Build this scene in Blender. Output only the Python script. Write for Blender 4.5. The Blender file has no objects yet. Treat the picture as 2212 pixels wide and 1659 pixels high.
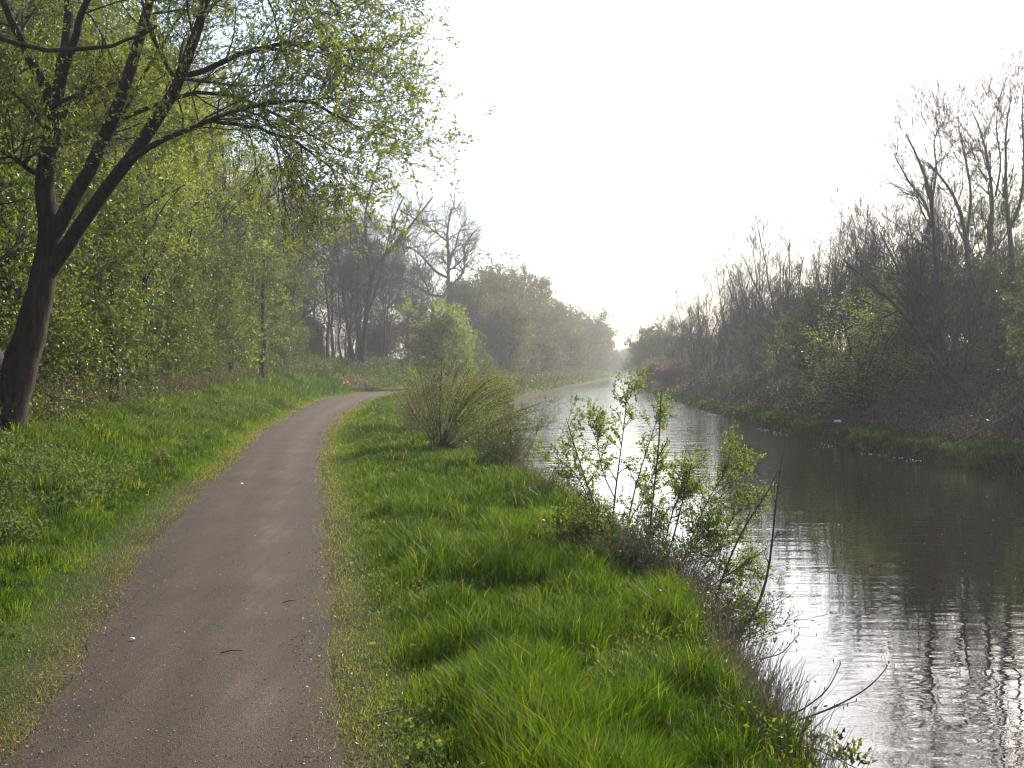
import bpy, math, random
import numpy as np
from mathutils import Vector, Matrix

# ------------------------------------------------------------------ camera, sky, sun, exposure
S = bpy.context.scene
COL = S.collection
CAM_H = 1.65
F_PX, CX, CY, HOR = 2218.0, 1106.0, 829.5, 796.0      # measured on the photograph (2212 px wide)
PITCH = math.atan((CY - HOR) / F_PX)
cam_d = bpy.data.cameras.new('camera'); cam = bpy.data.objects.new('camera', cam_d); COL.objects.link(cam)
cam.location = (0, 0, CAM_H); cam.rotation_euler = (math.pi / 2 - PITCH, 0, 0)
cam_d.sensor_width = 36; cam_d.lens = 36 * F_PX / 2212; cam_d.clip_start = 0.05; cam_d.clip_end = 3000
S.camera = cam

SUN_AZ, SUN_EL = math.radians(36), math.radians(34)
W = bpy.data.worlds.new('World'); S.world = W; W.use_nodes = True
wn = W.node_tree.nodes; sky = wn.new('ShaderNodeTexSky'); sky.sky_type = 'NISHITA'; sky.sun_disc = False
sky.sun_elevation = SUN_EL; sky.sun_rotation = SUN_AZ; sky.dust_density = 2.0; sky.air_density = 1.0; sky.ozone_density = 1.0
W.node_tree.links.new(sky.outputs[0], wn['Background'].inputs[0]); wn['Background'].inputs[1].default_value = 0.15
sd = bpy.data.lights.new('sun', 'SUN'); sun = bpy.data.objects.new('sun', sd); COL.objects.link(sun)
sd.energy = 4.2; sd.angle = math.radians(0.9); sd.color = (1.0, 0.91, 0.78)
to_sun = Vector((math.sin(SUN_AZ) * math.cos(SUN_EL), math.cos(SUN_AZ) * math.cos(SUN_EL), math.sin(SUN_EL)))
sun.rotation_euler = to_sun.to_track_quat('Z', 'Y').to_euler(); sun.location = to_sun * 60
S.view_settings.view_transform = 'Standard'; S.view_settings.look = 'None'
S.view_settings.exposure = 1.0; S.view_settings.gamma = 1.0
S.render.engine = 'CYCLES'
S.cycles.max_bounces = 6; S.cycles.diffuse_bounces = 3; S.cycles.glossy_bounces = 2
S.cycles.transmission_bounces = 4; S.cycles.volume_bounces = 0; S.cycles.transparent_max_bounces = 4
S.cycles.caustics_reflective = False; S.cycles.caustics_refractive = False
S.cycles.use_denoising = True; S.cycles.filter_width = 1.15

# ------------------------------------------------------------------ helpers
RNG = np.random.default_rng(7)
def ray(u, v):
    d = np.array([(u - CX) / F_PX, -(v - CY) / F_PX, -1.0])
    a = math.pi / 2 - PITCH; c, s = math.cos(a), math.sin(a)
    return np.array([d[0], c * d[1] - s * d[2], s * d[1] + c * d[2]])
def P(u, v, Y):
    r = ray(u, v); return np.array([r[0] * Y / r[1], Y, CAM_H + r[2] * Y / r[1]])
def G(u, v, z=0.0):
    r = ray(u, v); t = (z - CAM_H) / r[2]; return np.array([r[0] * t, r[1] * t, z])
def nrm(a): return a / np.maximum(np.linalg.norm(a, axis=-1, keepdims=True), 1e-9)
def sstep(x, a, b):
    t = np.clip((np.asarray(x, float) - a) / (b - a), 0, 1); return t * t * (3 - 2 * t)
def _hash(ix, iy, seed):
    n = (ix * 374761393 + iy * 668265263 + seed * 1442695041).astype(np.int64) & 0x7fffffff
    n = ((n ^ (n >> 13)) * 1274126177) & 0x7fffffff
    return ((n ^ (n >> 16)) & 0xffff) / 65535.0
def vnoise(x, y, seed=0):
    x = np.asarray(x, float); y = np.asarray(y, float)
    ix = np.floor(x).astype(np.int64); iy = np.floor(y).astype(np.int64); fx = x - ix; fy = y - iy
    fx = fx * fx * (3 - 2 * fx); fy = fy * fy * (3 - 2 * fy)
    a = _hash(ix, iy, seed); b = _hash(ix + 1, iy, seed); c = _hash(ix, iy + 1, seed); d = _hash(ix + 1, iy + 1, seed)
    return (a + (b - a) * fx) * (1 - fy) + (c + (d - c) * fx) * fy
def fbm(x, y, seed=0, oct=3):
    s = 0; amp = 1; tot = 0
    for k in range(oct):
        s = s + amp * vnoise(x * 2 ** k + 17.3 * k, y * 2 ** k - 9.1 * k, seed + k); tot += amp; amp *= .5
    return s / tot

class Buf:
    def __init__(self): self.V = []; self.T = []; self.Q = []; self.tq = []; self.tt = []; self.n = 0; self.A = []
    def add(self, V, Q=None, T=None, mat=0, tint=None):
        V = np.asarray(V, np.float32).reshape(-1, 3)
        if Q is not None and len(Q): self.Q.append(np.asarray(Q, np.int64) + self.n); self.tq.append(np.full(len(Q), mat))
        if T is not None and len(T): self.T.append(np.asarray(T, np.int64) + self.n); self.tt.append(np.full(len(T), mat))
        self.V.append(V); self.n += len(V)
        self.A.append(np.full(len(V), .5, np.float32) if tint is None else np.asarray(tint, np.float32).ravel())
        return self
    def build(self, name, mats, parent=None, smooth=True):
        V = np.concatenate(self.V); me = bpy.data.meshes.new(name)
        Q = np.concatenate(self.Q) if self.Q else np.zeros((0, 4), np.int64)
        T = np.concatenate(self.T) if self.T else np.zeros((0, 3), np.int64)
        loops = np.concatenate([Q.ravel(), T.ravel()]).astype(np.int32)
        nq, nt = len(Q), len(T)
        starts = np.concatenate([np.arange(nq) * 4, nq * 4 + np.arange(nt) * 3]).astype(np.int32)
        me.vertices.add(len(V)); me.vertices.foreach_set('co', V.ravel())
        me.loops.add(len(loops)); me.loops.foreach_set('vertex_index', loops)
        me.polygons.add(nq + nt); me.polygons.foreach_set('loop_start', starts)
        mi = np.concatenate(self.tq + self.tt).astype(np.int32)
        me.polygons.foreach_set('material_index', mi)
        me.polygons.foreach_set('use_smooth', np.full(nq + nt, smooth))
        at = me.attributes.new('tint', 'FLOAT', 'POINT'); at.data.foreach_set('value', np.concatenate(self.A))
        me.update(calc_edges=True)
        for m in (mats if isinstance(mats, (list, tuple)) else [mats]): me.materials.append(m)
        o = bpy.data.objects.new(name, me); COL.objects.link(o); o.parent = parent
        return o

def tag(o, label=None, cat=None, group=None, kind=None):
    for k, v in (('label', label), ('category', cat), ('group', group), ('kind', kind)):
        if v: o[k] = v
    return o
def empty(name, loc=(0, 0, 0), rz=0.0, sc=1.0, **kw):
    o = bpy.data.objects.new(name, None); COL.objects.link(o); o.empty_display_size = .3
    o.location = tuple(float(c) for c in loc); o.rotation_euler = (0, 0, rz)
    o.scale = (sc, sc, sc) if not isinstance(sc, (tuple, list)) else sc
    return tag(o, **kw)

def tubes(buf, C, R, sides=5, mat=0, tint=.5, cap=True):
    C = np.asarray(C, float); R = np.asarray(R, float)
    if C.ndim == 2: C = C[None]; R = R[None]
    B, n = C.shape[:2]
    if B == 0: return
    Tn = np.empty_like(C); Tn[:, 1:-1] = C[:, 2:] - C[:, :-2]; Tn[:, 0] = C[:, 1] - C[:, 0]; Tn[:, -1] = C[:, -1] - C[:, -2]
    Tn = nrm(Tn); ref = nrm(np.cross(Tn[:, n // 2], np.array([.31, .9, .22]) + 1e-3))[:, None]
    n1 = nrm(ref - (ref * Tn).sum(-1, keepdims=True) * Tn); n2 = np.cross(Tn, n1)
    a = np.arange(sides) * 2 * math.pi / sides
    V = C[:, :, None] + R[:, :, None, None] * (np.cos(a)[None, None, :, None] * n1[:, :, None] + np.sin(a)[None, None, :, None] * n2[:, :, None])
    idx = np.arange(B * n * sides).reshape(B, n, sides); nx = np.roll(idx, -1, axis=2)
    Q = np.stack([idx[:, :-1], nx[:, :-1], nx[:, 1:], idx[:, 1:]], -1).reshape(-1, 4)
    tq = np.repeat(np.broadcast_to(np.asarray(tint, float), (B,)) if np.ndim(tint) else np.full(B, tint), n * sides)
    buf.add(V.reshape(-1, 3), Q=Q, mat=mat, tint=tq)

def kids(C, R, n, t0, t1, lf, ang, Pn, up, wander, rr, rng, minr=.002, absL=None, lean=None):
    B, m = C.shape[:2]; idx = np.repeat(np.arange(B), n); N = len(idx)
    t = rng.uniform(t0, t1, N); s = t * (m - 1); i = np.minimum(s.astype(int), m - 2); f = (s - i)[:, None]
    base = C[idx, i] * (1 - f) + C[idx, i + 1] * f
    tg = nrm(C[idx, i + 1] - C[idx, i])
    L = np.linalg.norm(C[:, 1:] - C[:, :-1], axis=-1).sum(1)[idx]
    v = rng.normal(size=(N, 3)); pr = nrm(v - (v * tg).sum(-1, keepdims=True) * tg)
    a = np.radians(rng.uniform(ang[0], ang[1], N))[:, None]; d = np.cos(a) * tg + np.sin(a) * pr
    ln = (L * (lf(t) if callable(lf) else lf) if absL is None else absL) * rng.uniform(.65, 1.25, N)
    step = (ln / (Pn - 1))[:, None]; pts = [base]
    lv = np.array([0, 0, up]) if lean is None else np.array([lean[0], lean[1], up])
    for k in range(Pn - 1):
        d = nrm(d + wander * rng.normal(size=(N, 3)) + lv); pts.append(pts[-1] + d * step)
    r0 = (R[idx, i] * (1 - f[:, 0]) + R[idx, i + 1] * f[:, 0]) * rr * rng.uniform(.7, 1.1, N)
    r0 = np.maximum(r0, minr); RR = r0[:, None] * np.linspace(1, .3, Pn)[None]
    return np.stack(pts, 1), np.maximum(RR, minr * .55)

def leaves(buf, C, per, size, rng, mat=1, t0=.15, wr=.5, spread=.03, upb=.25, tint=(0, 1), along=.5):
    B, m = C.shape[:2]; idx = np.repeat(np.arange(B), per); N = len(idx)
    s = rng.uniform(t0, 1, N) * (m - 1); i = np.minimum(s.astype(int), m - 2); f = (s - i)[:, None]
    p = C[idx, i] * (1 - f) + C[idx, i + 1] * f + rng.normal(size=(N, 3)) * spread
    tg = nrm(C[idx, i + 1] - C[idx, i])
    d = nrm(tg * along + rng.normal(size=(N, 3)) * .75 + np.array([0, 0, upb]))
    sz = rng.uniform(size[0], size[1], N)
    bt = np.repeat(rng.uniform(0, 1, B), per)
    tn = np.clip(tint[0] + (tint[1] - tint[0]) * (.5 * bt + .5 * rng.uniform(0, 1, N)), 0, 1)
    leafquads(buf, p, d, sz, wr, rng, mat, tn)
def leafquads(buf, p, d, sz, wr, rng, mat, tn):
    N = len(p); sz = np.asarray(sz)[:, None]
    sd_ = nrm(np.cross(d, rng.normal(size=(N, 3)))); nn = np.cross(sd_, d)
    w = sz * wr * .5
    V = np.stack([p, p + d * sz * .45 + sd_ * w + nn * w * .45, p + d * sz - nn * sz * .12, p + d * sz * .45 - sd_ * w + nn * w * .45], 1)
    b = np.arange(N) * 4
    T = np.concatenate([np.stack([b, b + 1, b + 2], 1), np.stack([b, b + 2, b + 3], 1)])
    buf.add(V.reshape(-1, 3), T=T, mat=mat, tint=np.repeat(tn, 4))

# ------------------------------------------------------------------ materials
def new_mat(name):
    m = bpy.data.materials.new(name); m.use_nodes = True; nt = m.node_tree; nt.nodes.clear()
    out = nt.nodes.new('ShaderNodeOutputMaterial'); return m, nt, out
def N_(nt, t, **kw):
    n = nt.nodes.new(t)
    for k, v in kw.items(): setattr(n, k, v)
    return n
def ramp(nt, stops, src):
    r = N_(nt, 'ShaderNodeValToRGB'); e = r.color_ramp.elements
    while len(e) > 1: e.remove(e[-1])
    e[0].position = stops[0][0]; e[0].color = (*stops[0][1], 1)
    for p, c in stops[1:]: q = e.new(p); q.color = (*c, 1)
    nt.links.new(src, r.inputs[0]); return r.outputs[0]
def attr(nt, name='tint'):
    a = N_(nt, 'ShaderNodeAttribute', attribute_name=name); return a.outputs['Fac']
def leaf_mat(name, cols, transl=.5, rough=.45, spec=.4, tcol=None):
    m, nt, out = new_mat(name)
    c = ramp(nt, cols, attr(nt))
    pb = N_(nt, 'ShaderNodeBsdfPrincipled'); pb.inputs['Roughness'].default_value = rough
    pb.inputs['Specular IOR Level'].default_value = spec
    nt.links.new(c, pb.inputs['Base Color'])
    tr = N_(nt, 'ShaderNodeBsdfTranslucent'); mx = N_(nt, 'ShaderNodeMixShader'); mx.inputs[0].default_value = transl
    g = N_(nt, 'ShaderNodeMix', data_type='RGBA', blend_type='MULTIPLY'); g.inputs[0].default_value = 1
    nt.links.new(c, g.inputs[6]); g.inputs[7].default_value = (*(tcol or (1.5, 1.45, .6)), 1)
    nt.links.new(g.outputs[2], tr.inputs[0])
    nt.links.new(pb.outputs[0], mx.inputs[1]); nt.links.new(tr.outputs[0], mx.inputs[2]); nt.links.new(mx.outputs[0], out.inputs[0])
    return m
def bark_mat(name, c1, c2, scale=6, rough=.9):
    m, nt, out = new_mat(name)
    tc = N_(nt, 'ShaderNodeTexCoord'); mp = N_(nt, 'ShaderNodeMapping'); mp.inputs['Scale'].default_value = (scale, scale, scale * .25)
    nt.links.new(tc.outputs['Object'], mp.inputs[0])
    no = N_(nt, 'ShaderNodeTexNoise'); no.inputs['Scale'].default_value = 3; no.inputs['Detail'].default_value = 6; nt.links.new(mp.outputs[0], no.inputs[0])
    c = ramp(nt, [(.3, c1), (.7, c2)], no.outputs[0])
    pb = N_(nt, 'ShaderNodeBsdfPrincipled'); pb.inputs['Roughness'].default_value = rough; pb.inputs['Specular IOR Level'].default_value = .2
    nt.links.new(c, pb.inputs['Base Color'])
    bp = N_(nt, 'ShaderNodeBump'); bp.inputs['Strength'].default_value = .6; bp.inputs['Distance'].default_value = .03
    nt.links.new(no.outputs[0], bp.inputs['Height']); nt.links.new(bp.outputs[0], pb.inputs['Normal'])
    nt.links.new(pb.outputs[0], out.inputs[0]); return m

M = {}
M['leaf_fresh'] = leaf_mat('fresh_bud_leaf', [(0, (.09, .125, .018)), (.5, (.17, .21, .025)), (1, (.29, .30, .035))])
M['leaf_haw'] = leaf_mat('hawthorn_leaf', [(0, (.012, .028, .004)), (.45, (.05, .085, .009)), (.85, (.16, .20, .018)), (1, (.26, .18, .025))], rough=.38, spec=.45)
M['leaf_yellow'] = leaf_mat('sycamore_leaf', [(0, (.10, .15, .02)), (.6, (.20, .22, .025)), (1, (.28, .2, .03))])
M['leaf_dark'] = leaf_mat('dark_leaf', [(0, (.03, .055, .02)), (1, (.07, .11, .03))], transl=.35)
M['leaf_olive'] = leaf_mat('olive_brown_leaf', [(0, (.055, .058, .024)), (.6, (.10, .10, .034)), (1, (.15, .15, .045))], transl=.4)
M['leaf_green'] = leaf_mat('mid_green_leaf', [(0, (.05, .10, .02)), (1, (.12, .09, .03))], transl=.45)
M['leaf_red'] = leaf_mat('red_twig', [(0, (.10, .055, .04)), (1, (.19, .11, .075))], transl=.2)
M['leaf_sapling'] = leaf_mat('sapling_leaf', [(0, (.06, .10, .016)), (1, (.20, .27, .035))], transl=.6)
M['dead'] = leaf_mat('dead_leaf', [(0, (.12, .07, .04)), (.6, (.28, .18, .10)), (1, (.42, .32, .2))], transl=.15, tcol=(1, .9, .7))
M['bark'] = bark_mat('dark_bark', (.012, .009, .006), (.05, .034, .021))
M['bark_grey'] = bark_mat('grey_bark', (.035, .030, .028), (.12, .10, .085))
M['twig'] = bark_mat('twig_bark', (.05, .035, .025), (.12, .085, .06), scale=20)
M['twig_dark'] = bark_mat('dark_twig_bark', (.028, .020, .018), (.075, .055, .05), scale=20)
M['stalk'] = bark_mat('pale_dead_stalk', (.16, .11, .07), (.34, .25, .16), scale=20)
M['grass'] = leaf_mat('grass_blade', [(0, (.010, .024, .003)), (.35, (.036, .08, .005)), (.65, (.10, .17, .008)), (.9, (.17, .215, .018)), (1, (.30, .24, .10))], transl=.52, rough=.5, spec=.2, tcol=(1.6, 1.5, .4))
M['weed'] = leaf_mat('weed_leaf', [(0, (.05, .085, .025)), (.6, (.10, .15, .04)), (1, (.18, .22, .07))], transl=.5, rough=.55, spec=.2)

def ground_material():
    m, nt, out = new_mat('soil_and_turf')
    tc = N_(nt, 'ShaderNodeTexCoord')
    n1 = N_(nt, 'ShaderNodeTexNoise'); n1.inputs['Scale'].default_value = 1.3; n1.inputs['Detail'].default_value = 8; nt.links.new(tc.outputs['Object'], n1.inputs[0])
    n2 = N_(nt, 'ShaderNodeTexNoise'); n2.inputs['Scale'].default_value = 38; n2.inputs['Detail'].default_value = 5; nt.links.new(tc.outputs['Object'], n2.inputs[0])
    mm = N_(nt, 'ShaderNodeMath', operation='ADD'); nt.links.new(n1.outputs[0], mm.inputs[0]); nt.links.new(n2.outputs[0], mm.inputs[1])
    hm = N_(nt, 'ShaderNodeMath', operation='MULTIPLY'); nt.links.new(mm.outputs[0], hm.inputs[0]); hm.inputs[1].default_value = .5
    turf = ramp(nt, [(.35, (.015, .022, .007)), (.5, (.03, .042, .01)), (.62, (.055, .06, .02))], hm.outputs[0])
    soil = ramp(nt, [(.35, (.03, .02, .012)), (.5, (.055, .04, .024)), (.65, (.10, .075, .045))], hm.outputs[0])
    mx = N_(nt, 'ShaderNodeMix', data_type='RGBA'); nt.links.new(attr(nt), mx.inputs[0]); nt.links.new(turf, mx.inputs[6]); nt.links.new(soil, mx.inputs[7])
    pb = N_(nt, 'ShaderNodeBsdfPrincipled'); pb.inputs['Roughness'].default_value = .95; pb.inputs['Specular IOR Level'].default_value = .15
    nt.links.new(mx.outputs[2], pb.inputs['Base Color'])
    bp = N_(nt, 'ShaderNodeBump'); bp.inputs['Distance'].default_value = .03; nt.links.new(n2.outputs[0], bp.inputs['Height']); nt.links.new(bp.outputs[0], pb.inputs['Normal'])
    nt.links.new(pb.outputs[0], out.inputs[0]); return m
def path_material():
    m, nt, out = new_mat('cinder_path')
    tc = N_(nt, 'ShaderNodeTexCoord'); ob = tc.outputs['Object']
    fine = N_(nt, 'ShaderNodeTexNoise'); fine.inputs['Scale'].default_value = 70; fine.inputs['Detail'].default_value = 4; nt.links.new(ob, fine.inputs[0])
    big = N_(nt, 'ShaderNodeTexNoise'); big.inputs['Scale'].default_value = 1.1; big.inputs['Detail'].default_value = 5; nt.links.new(ob, big.inputs[0])
    mp = N_(nt, 'ShaderNodeMapping'); mp.inputs['Scale'].default_value = (9, .7, 1); nt.links.new(ob, mp.inputs[0])
    st = N_(nt, 'ShaderNodeTexNoise'); st.inputs['Scale'].default_value = 1; st.inputs['Detail'].default_value = 3; nt.links.new(mp.outputs[0], st.inputs[0])
    a = N_(nt, 'ShaderNodeMath', operation='MULTIPLY_ADD'); nt.links.new(big.outputs[0], a.inputs[0]); a.inputs[1].default_value = .4
    b = N_(nt, 'ShaderNodeMath', operation='MULTIPLY'); nt.links.new(st.outputs[0], b.inputs[0]); b.inputs[1].default_value = .4
    nt.links.new(b.outputs[0], a.inputs[2])
    w = N_(nt, 'ShaderNodeMath', operation='MULTIPLY_ADD'); nt.links.new(attr(nt), w.inputs[0]); w.inputs[1].default_value = .32; nt.links.new(a.outputs[0], w.inputs[2])
    base = ramp(nt, [(.30, (.034, .025, .018)), (.55, (.056, .041, .028)), (.80, (.105, .074, .046))], w.outputs[0])
    vo = N_(nt, 'ShaderNodeTexVoronoi'); vo.inputs['Scale'].default_value = 170; nt.links.new(ob, vo.inputs[0])
    grit = ramp(nt, [(0, (.45, .42, .42)), (.5, (1, 1, 1)), (.86, (1.25, 1.2, 1.15)), (1, (3.6, 3.2, 2.8))], vo.outputs['Color'])
    fr = ramp(nt, [(.3, (.6, .6, .6)), (.7, (1.35, 1.35, 1.35))], fine.outputs[0])
    g1 = N_(nt, 'ShaderNodeMix', data_type='RGBA', blend_type='MULTIPLY'); g1.inputs[0].default_value = .75; nt.links.new(base, g1.inputs[6]); nt.links.new(grit, g1.inputs[7])
    g2 = N_(nt, 'ShaderNodeMix', data_type='RGBA', blend_type='MULTIPLY'); g2.inputs[0].default_value = .8; nt.links.new(g1.outputs[2], g2.inputs[6]); nt.links.new(fr, g2.inputs[7])
    pb = N_(nt, 'ShaderNodeBsdfPrincipled'); pb.inputs['Roughness'].default_value = .85; pb.inputs['Specular IOR Level'].default_value = .25
    nt.links.new(g2.outputs[2], pb.inputs['Base Color'])
    bp = N_(nt, 'ShaderNodeBump'); bp.inputs['Distance'].default_value = .004; bp.inputs['Strength'].default_value = .7
    ad = N_(nt, 'ShaderNodeMath', operation='ADD'); nt.links.new(vo.outputs['Distance'], ad.inputs[0]); nt.links.new(fine.outputs[0], ad.inputs[1])
    nt.links.new(ad.outputs[0], bp.inputs['Height']); nt.links.new(bp.outputs[0], pb.inputs['Normal'])
    nt.links.new(pb.outputs[0], out.inputs[0]); return m
def water_material():
    m, nt, out = new_mat('canal_water')
    tc = N_(nt, 'ShaderNodeTexCoord'); ob = tc.outputs['Object']
    def noise(sx, sy, det, rough=.5, dist=0.0):
        mp = N_(nt, 'ShaderNodeMapping'); mp.inputs['Scale'].default_value = (sx, sy, 1); nt.links.new(ob, mp.inputs[0])
        n = N_(nt, 'ShaderNodeTexNoise'); n.inputs['Scale'].default_value = 1; n.inputs['Detail'].default_value = det
        n.inputs['Roughness'].default_value = rough; n.inputs['Distortion'].default_value = dist
        nt.links.new(mp.outputs[0], n.inputs[0]); return n.outputs[0]
    def mul(a, k):
        q = N_(nt, 'ShaderNodeMath', operation='MULTIPLY'); nt.links.new(a, q.inputs[0])
        if isinstance(k, (int, float)): q.inputs[1].default_value = k
        else: nt.links.new(k, q.inputs[1])
        return q.outputs[0]
    def add(a, b):
        q = N_(nt, 'ShaderNodeMath', operation='ADD'); nt.links.new(a, q.inputs[0]); nt.links.new(b, q.inputs[1]); return q.outputs[0]
    rip = noise(.9, 3.6, 2); fine = noise(3.5, 11, 2); swell = noise(.25, .7, 1)
    patch = ramp(nt, [(.38, (.25, .25, .25)), (.62, (1, 1, 1))], noise(.12, .1, 2))
    mp = N_(nt, 'ShaderNodeMapping'); mp.inputs['Location'].default_value = (-3.6, -7.5, 0); nt.links.new(ob, mp.inputs[0])
    wv = N_(nt, 'ShaderNodeTexWave', wave_type='RINGS', rings_direction='Z'); wv.inputs['Scale'].default_value = .9; wv.inputs['Distortion'].default_value = .8
    wv.inputs['Detail'].default_value = 1; nt.links.new(mp.outputs[0], wv.inputs[0])
    sx = N_(nt, 'ShaderNodeSeparateXYZ'); nt.links.new(ob, sx.inputs[0]); mr = N_(nt, 'ShaderNodeMapRange', interpolation_type='SMOOTHSTEP')
    nt.links.new(sx.outputs[1], mr.inputs[0]); mr.inputs[1].default_value = 12; mr.inputs[2].default_value = 60; mr.inputs[3].default_value = 1; mr.inputs[4].default_value = 8
    rip = mul(rip, mr.outputs[0]); fine = mul(fine, mr.outputs[0])
    h = add(add(mul(rip, .0045), mul(mul(fine, patch), .0014)), add(mul(swell, .008), mul(mul(wv.outputs['Fac'], patch), .0008)))
    bp = N_(nt, 'ShaderNodeBump'); bp.inputs['Strength'].default_value = 1.0; bp.inputs['Distance'].default_value = 1.0
    nt.links.new(h, bp.inputs['Height'])
    pb = N_(nt, 'ShaderNodeBsdfPrincipled'); pb.inputs['Base Color'].default_value = (.012, .010, .006, 1)
    pb.inputs['Roughness'].default_value = .02; pb.inputs['IOR'].default_value = 2.0
    nt.links.new(bp.outputs[0], pb.inputs['Normal']); nt.links.new(pb.outputs[0], out.inputs[0]); return m
M['ground'] = ground_material(); M['path'] = path_material(); M['water'] = water_material()
def flat_mat(name, c, rough=.6):
    m, nt, out = new_mat(name); n = N_(nt, 'ShaderNodeTexNoise'); n.inputs['Scale'].default_value = 60
    col = ramp(nt, [(.3, tuple(x * .75 for x in c)), (.7, c)], n.outputs[0])
    pb = N_(nt, 'ShaderNodeBsdfPrincipled'); pb.inputs['Roughness'].default_value = rough; nt.links.new(col, pb.inputs['Base Color']); nt.links.new(pb.outputs[0], out.inputs[0]); return m
M['yellow'] = flat_mat('dandelion_yellow', (.85, .55, .01)); M['white'] = flat_mat('pale_litter', (.75, .75, .75), .4)
M['petal'] = flat_mat('white_petal', (.8, .8, .78))

# ------------------------------------------------------------------ plan of the canal
ZW = -0.6
def tab(pts, z):
    a = np.array([G(u, v, z) for u, v in pts]); a = a[np.argsort(a[:, 1])]; return a[:, 1], a[:, 0]
LY, LX = tab([(1330, 815), (1180, 850), (1130, 865), (1112, 880), (1105, 960), (1125, 1060), (1560, 1400), (1650, 1530), (1720, 1659)], ZW)
RY, RX = tab([(2212, 1025), (1850, 970), (1650, 920), (1500, 880), (1420, 855), (1370, 830), (1355, 815)], ZW)
def xL(y): return np.interp(y, np.r_[-20, LY, 330], np.r_[1.5, LX, LX[-1] + 11])
def xR(y): return np.interp(y, np.r_[-20, RY, 330], np.r_[RX[0] + .3, RX, RX[-1] + 11])
ly, lx = tab([(-200, 2000), (20, 1659), (190, 1400), (290, 1225), (430, 1065), (500, 1000), (560, 935), (640, 890), (700, 862), (780, 848)], 0)
ry, rx = tab([(760, 2000), (742, 1659), (715, 1500), (712, 1300), (700, 1150), (695, 1000), (705, 940), (740, 895), (790, 865), (842, 850)], 0)
fy = np.array([84, 95, 120, 150, 260, 330.])
def _edge(y, ys, xs, off):
    return np.interp(y, np.r_[-20, ys, fy], np.r_[xs[0], xs, [-8.8 + off, -4.5 + off, *[xL(q) - 5 + off for q in fy[2:]]]])
def pl(y): return _edge(y, ly, lx, -.8)
def pr(y): return _edge(y, ry, rx, .8)
def height(x, y, micro=True):
    x = np.asarray(x, float); y = np.asarray(y, float)
    a, b, l, r = pl(y), pr(y), xL(y), xR(y)
    nz = fbm(x * .9, y * .9, 3) - .5
    dl = a - x
    top = .95 + 1.05 * sstep(y, 25, 75)
    zl = top * sstep(dl, .25, 4.6) * .95 + np.clip(dl - 4, 0, 40) * .02 + nz * .16 * sstep(dl, .3, 2.5)
    dr = x - b; db = l - x
    zr = .03 * sstep(dr, .2, .8) + nz * .06 * sstep(dr, .3, 1.2)
    bank = sstep(db, -.35, .62)
    zr = zr * bank + (-1.15) * (1 - bank) + .0
    d2 = x - r
    z2 = -1.2 + .85 * sstep(d2, -.5, .35) + .35 * sstep(d2, .5, 2.2) + 1.3 * sstep(d2, 1.8, 6.5) + 1.8 * sstep(d2, 5, 16) + nz * .4 * sstep(d2, .6, 2.5)
    mid = (l + r) / 2
    z = np.where(x < a, zl, np.where(x < b, 0.0, np.where(x < mid, zr, z2)))
    return z

# ground sheet
ys = np.concatenate([np.arange(-12, 2, 1.0), np.arange(2, 12, .1), np.arange(12, 30, .25), np.arange(30, 90, .8), np.arange(90, 340, 4), [360, 420, 600, 1200]])
def row_x(y):
    a, b, l, r = pl(y), pr(y), xL(y), xR(y)
    return np.concatenate([[-400, -150, -80, -50, -35], a - np.array([25, 20, 16, 13, 11, 9.5, 8, 7, 6, 5.2, 4.6, 4, 3.5, 3, 2.6, 2.2, 1.8, 1.5, 1.2, .9, .7, .5, .35, .2, .0]),
        np.linspace(a, b, 4)[1:], b + (l - .7 - b) * np.array([.03, .06, .1, .15, .22, .3, .4, .5, .6, .7, .8, .9, 1.0]), l + np.array([-.6, -.5, -.4, -.3, -.2, -.1, 0, .1, .25, .45]),
        [(l + r) / 2], r + np.array([-.5, -.3, -.1, .1, .3, .5, .8, 1.1, 1.5, 1.9, 2.4, 3, 3.6, 4.4, 5.2, 6, 7, 8.5, 10, 12, 14, 17, 21, 26, 40, 80, 150, 400])])
X = np.stack([row_x(y) for y in ys]); Y = np.repeat(ys[:, None], X.shape[1], 1)
Z = height(X, Y); Z[X < -60] = 2.5
bare = np.clip(1 - np.minimum(np.abs(X - pl(Y)), np.abs(X - pr(Y))) / .45, 0, 1) * ((X < pl(Y) + .01) | (X > pr(Y) - .01))
wood = sstep(pl(Y) - X, 3.4, 5.0) * .9; rbank = sstep(X - xR(Y), .8, 1.8) * .95; wet = sstep(-Z, .25, .6) * .8
bare = np.maximum.reduce([bare * .9, wood, rbank, wet]); bare = np.clip(bare + (fbm(X * 3, Y * 3, 9) - .5) * .5 * (bare > .02), 0, 1)
b_ = Buf(); nr, nc = X.shape; ix = np.arange(nr * nc).reshape(nr, nc)
b_.add(np.stack([X, Y, Z], -1), Q=np.stack([ix[:-1, :-1], ix[:-1, 1:], ix[1:, 1:], ix[1:, :-1]], -1).reshape(-1, 4), tint=bare)
tag(b_.build('ground', M['ground']), kind='structure')
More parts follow.
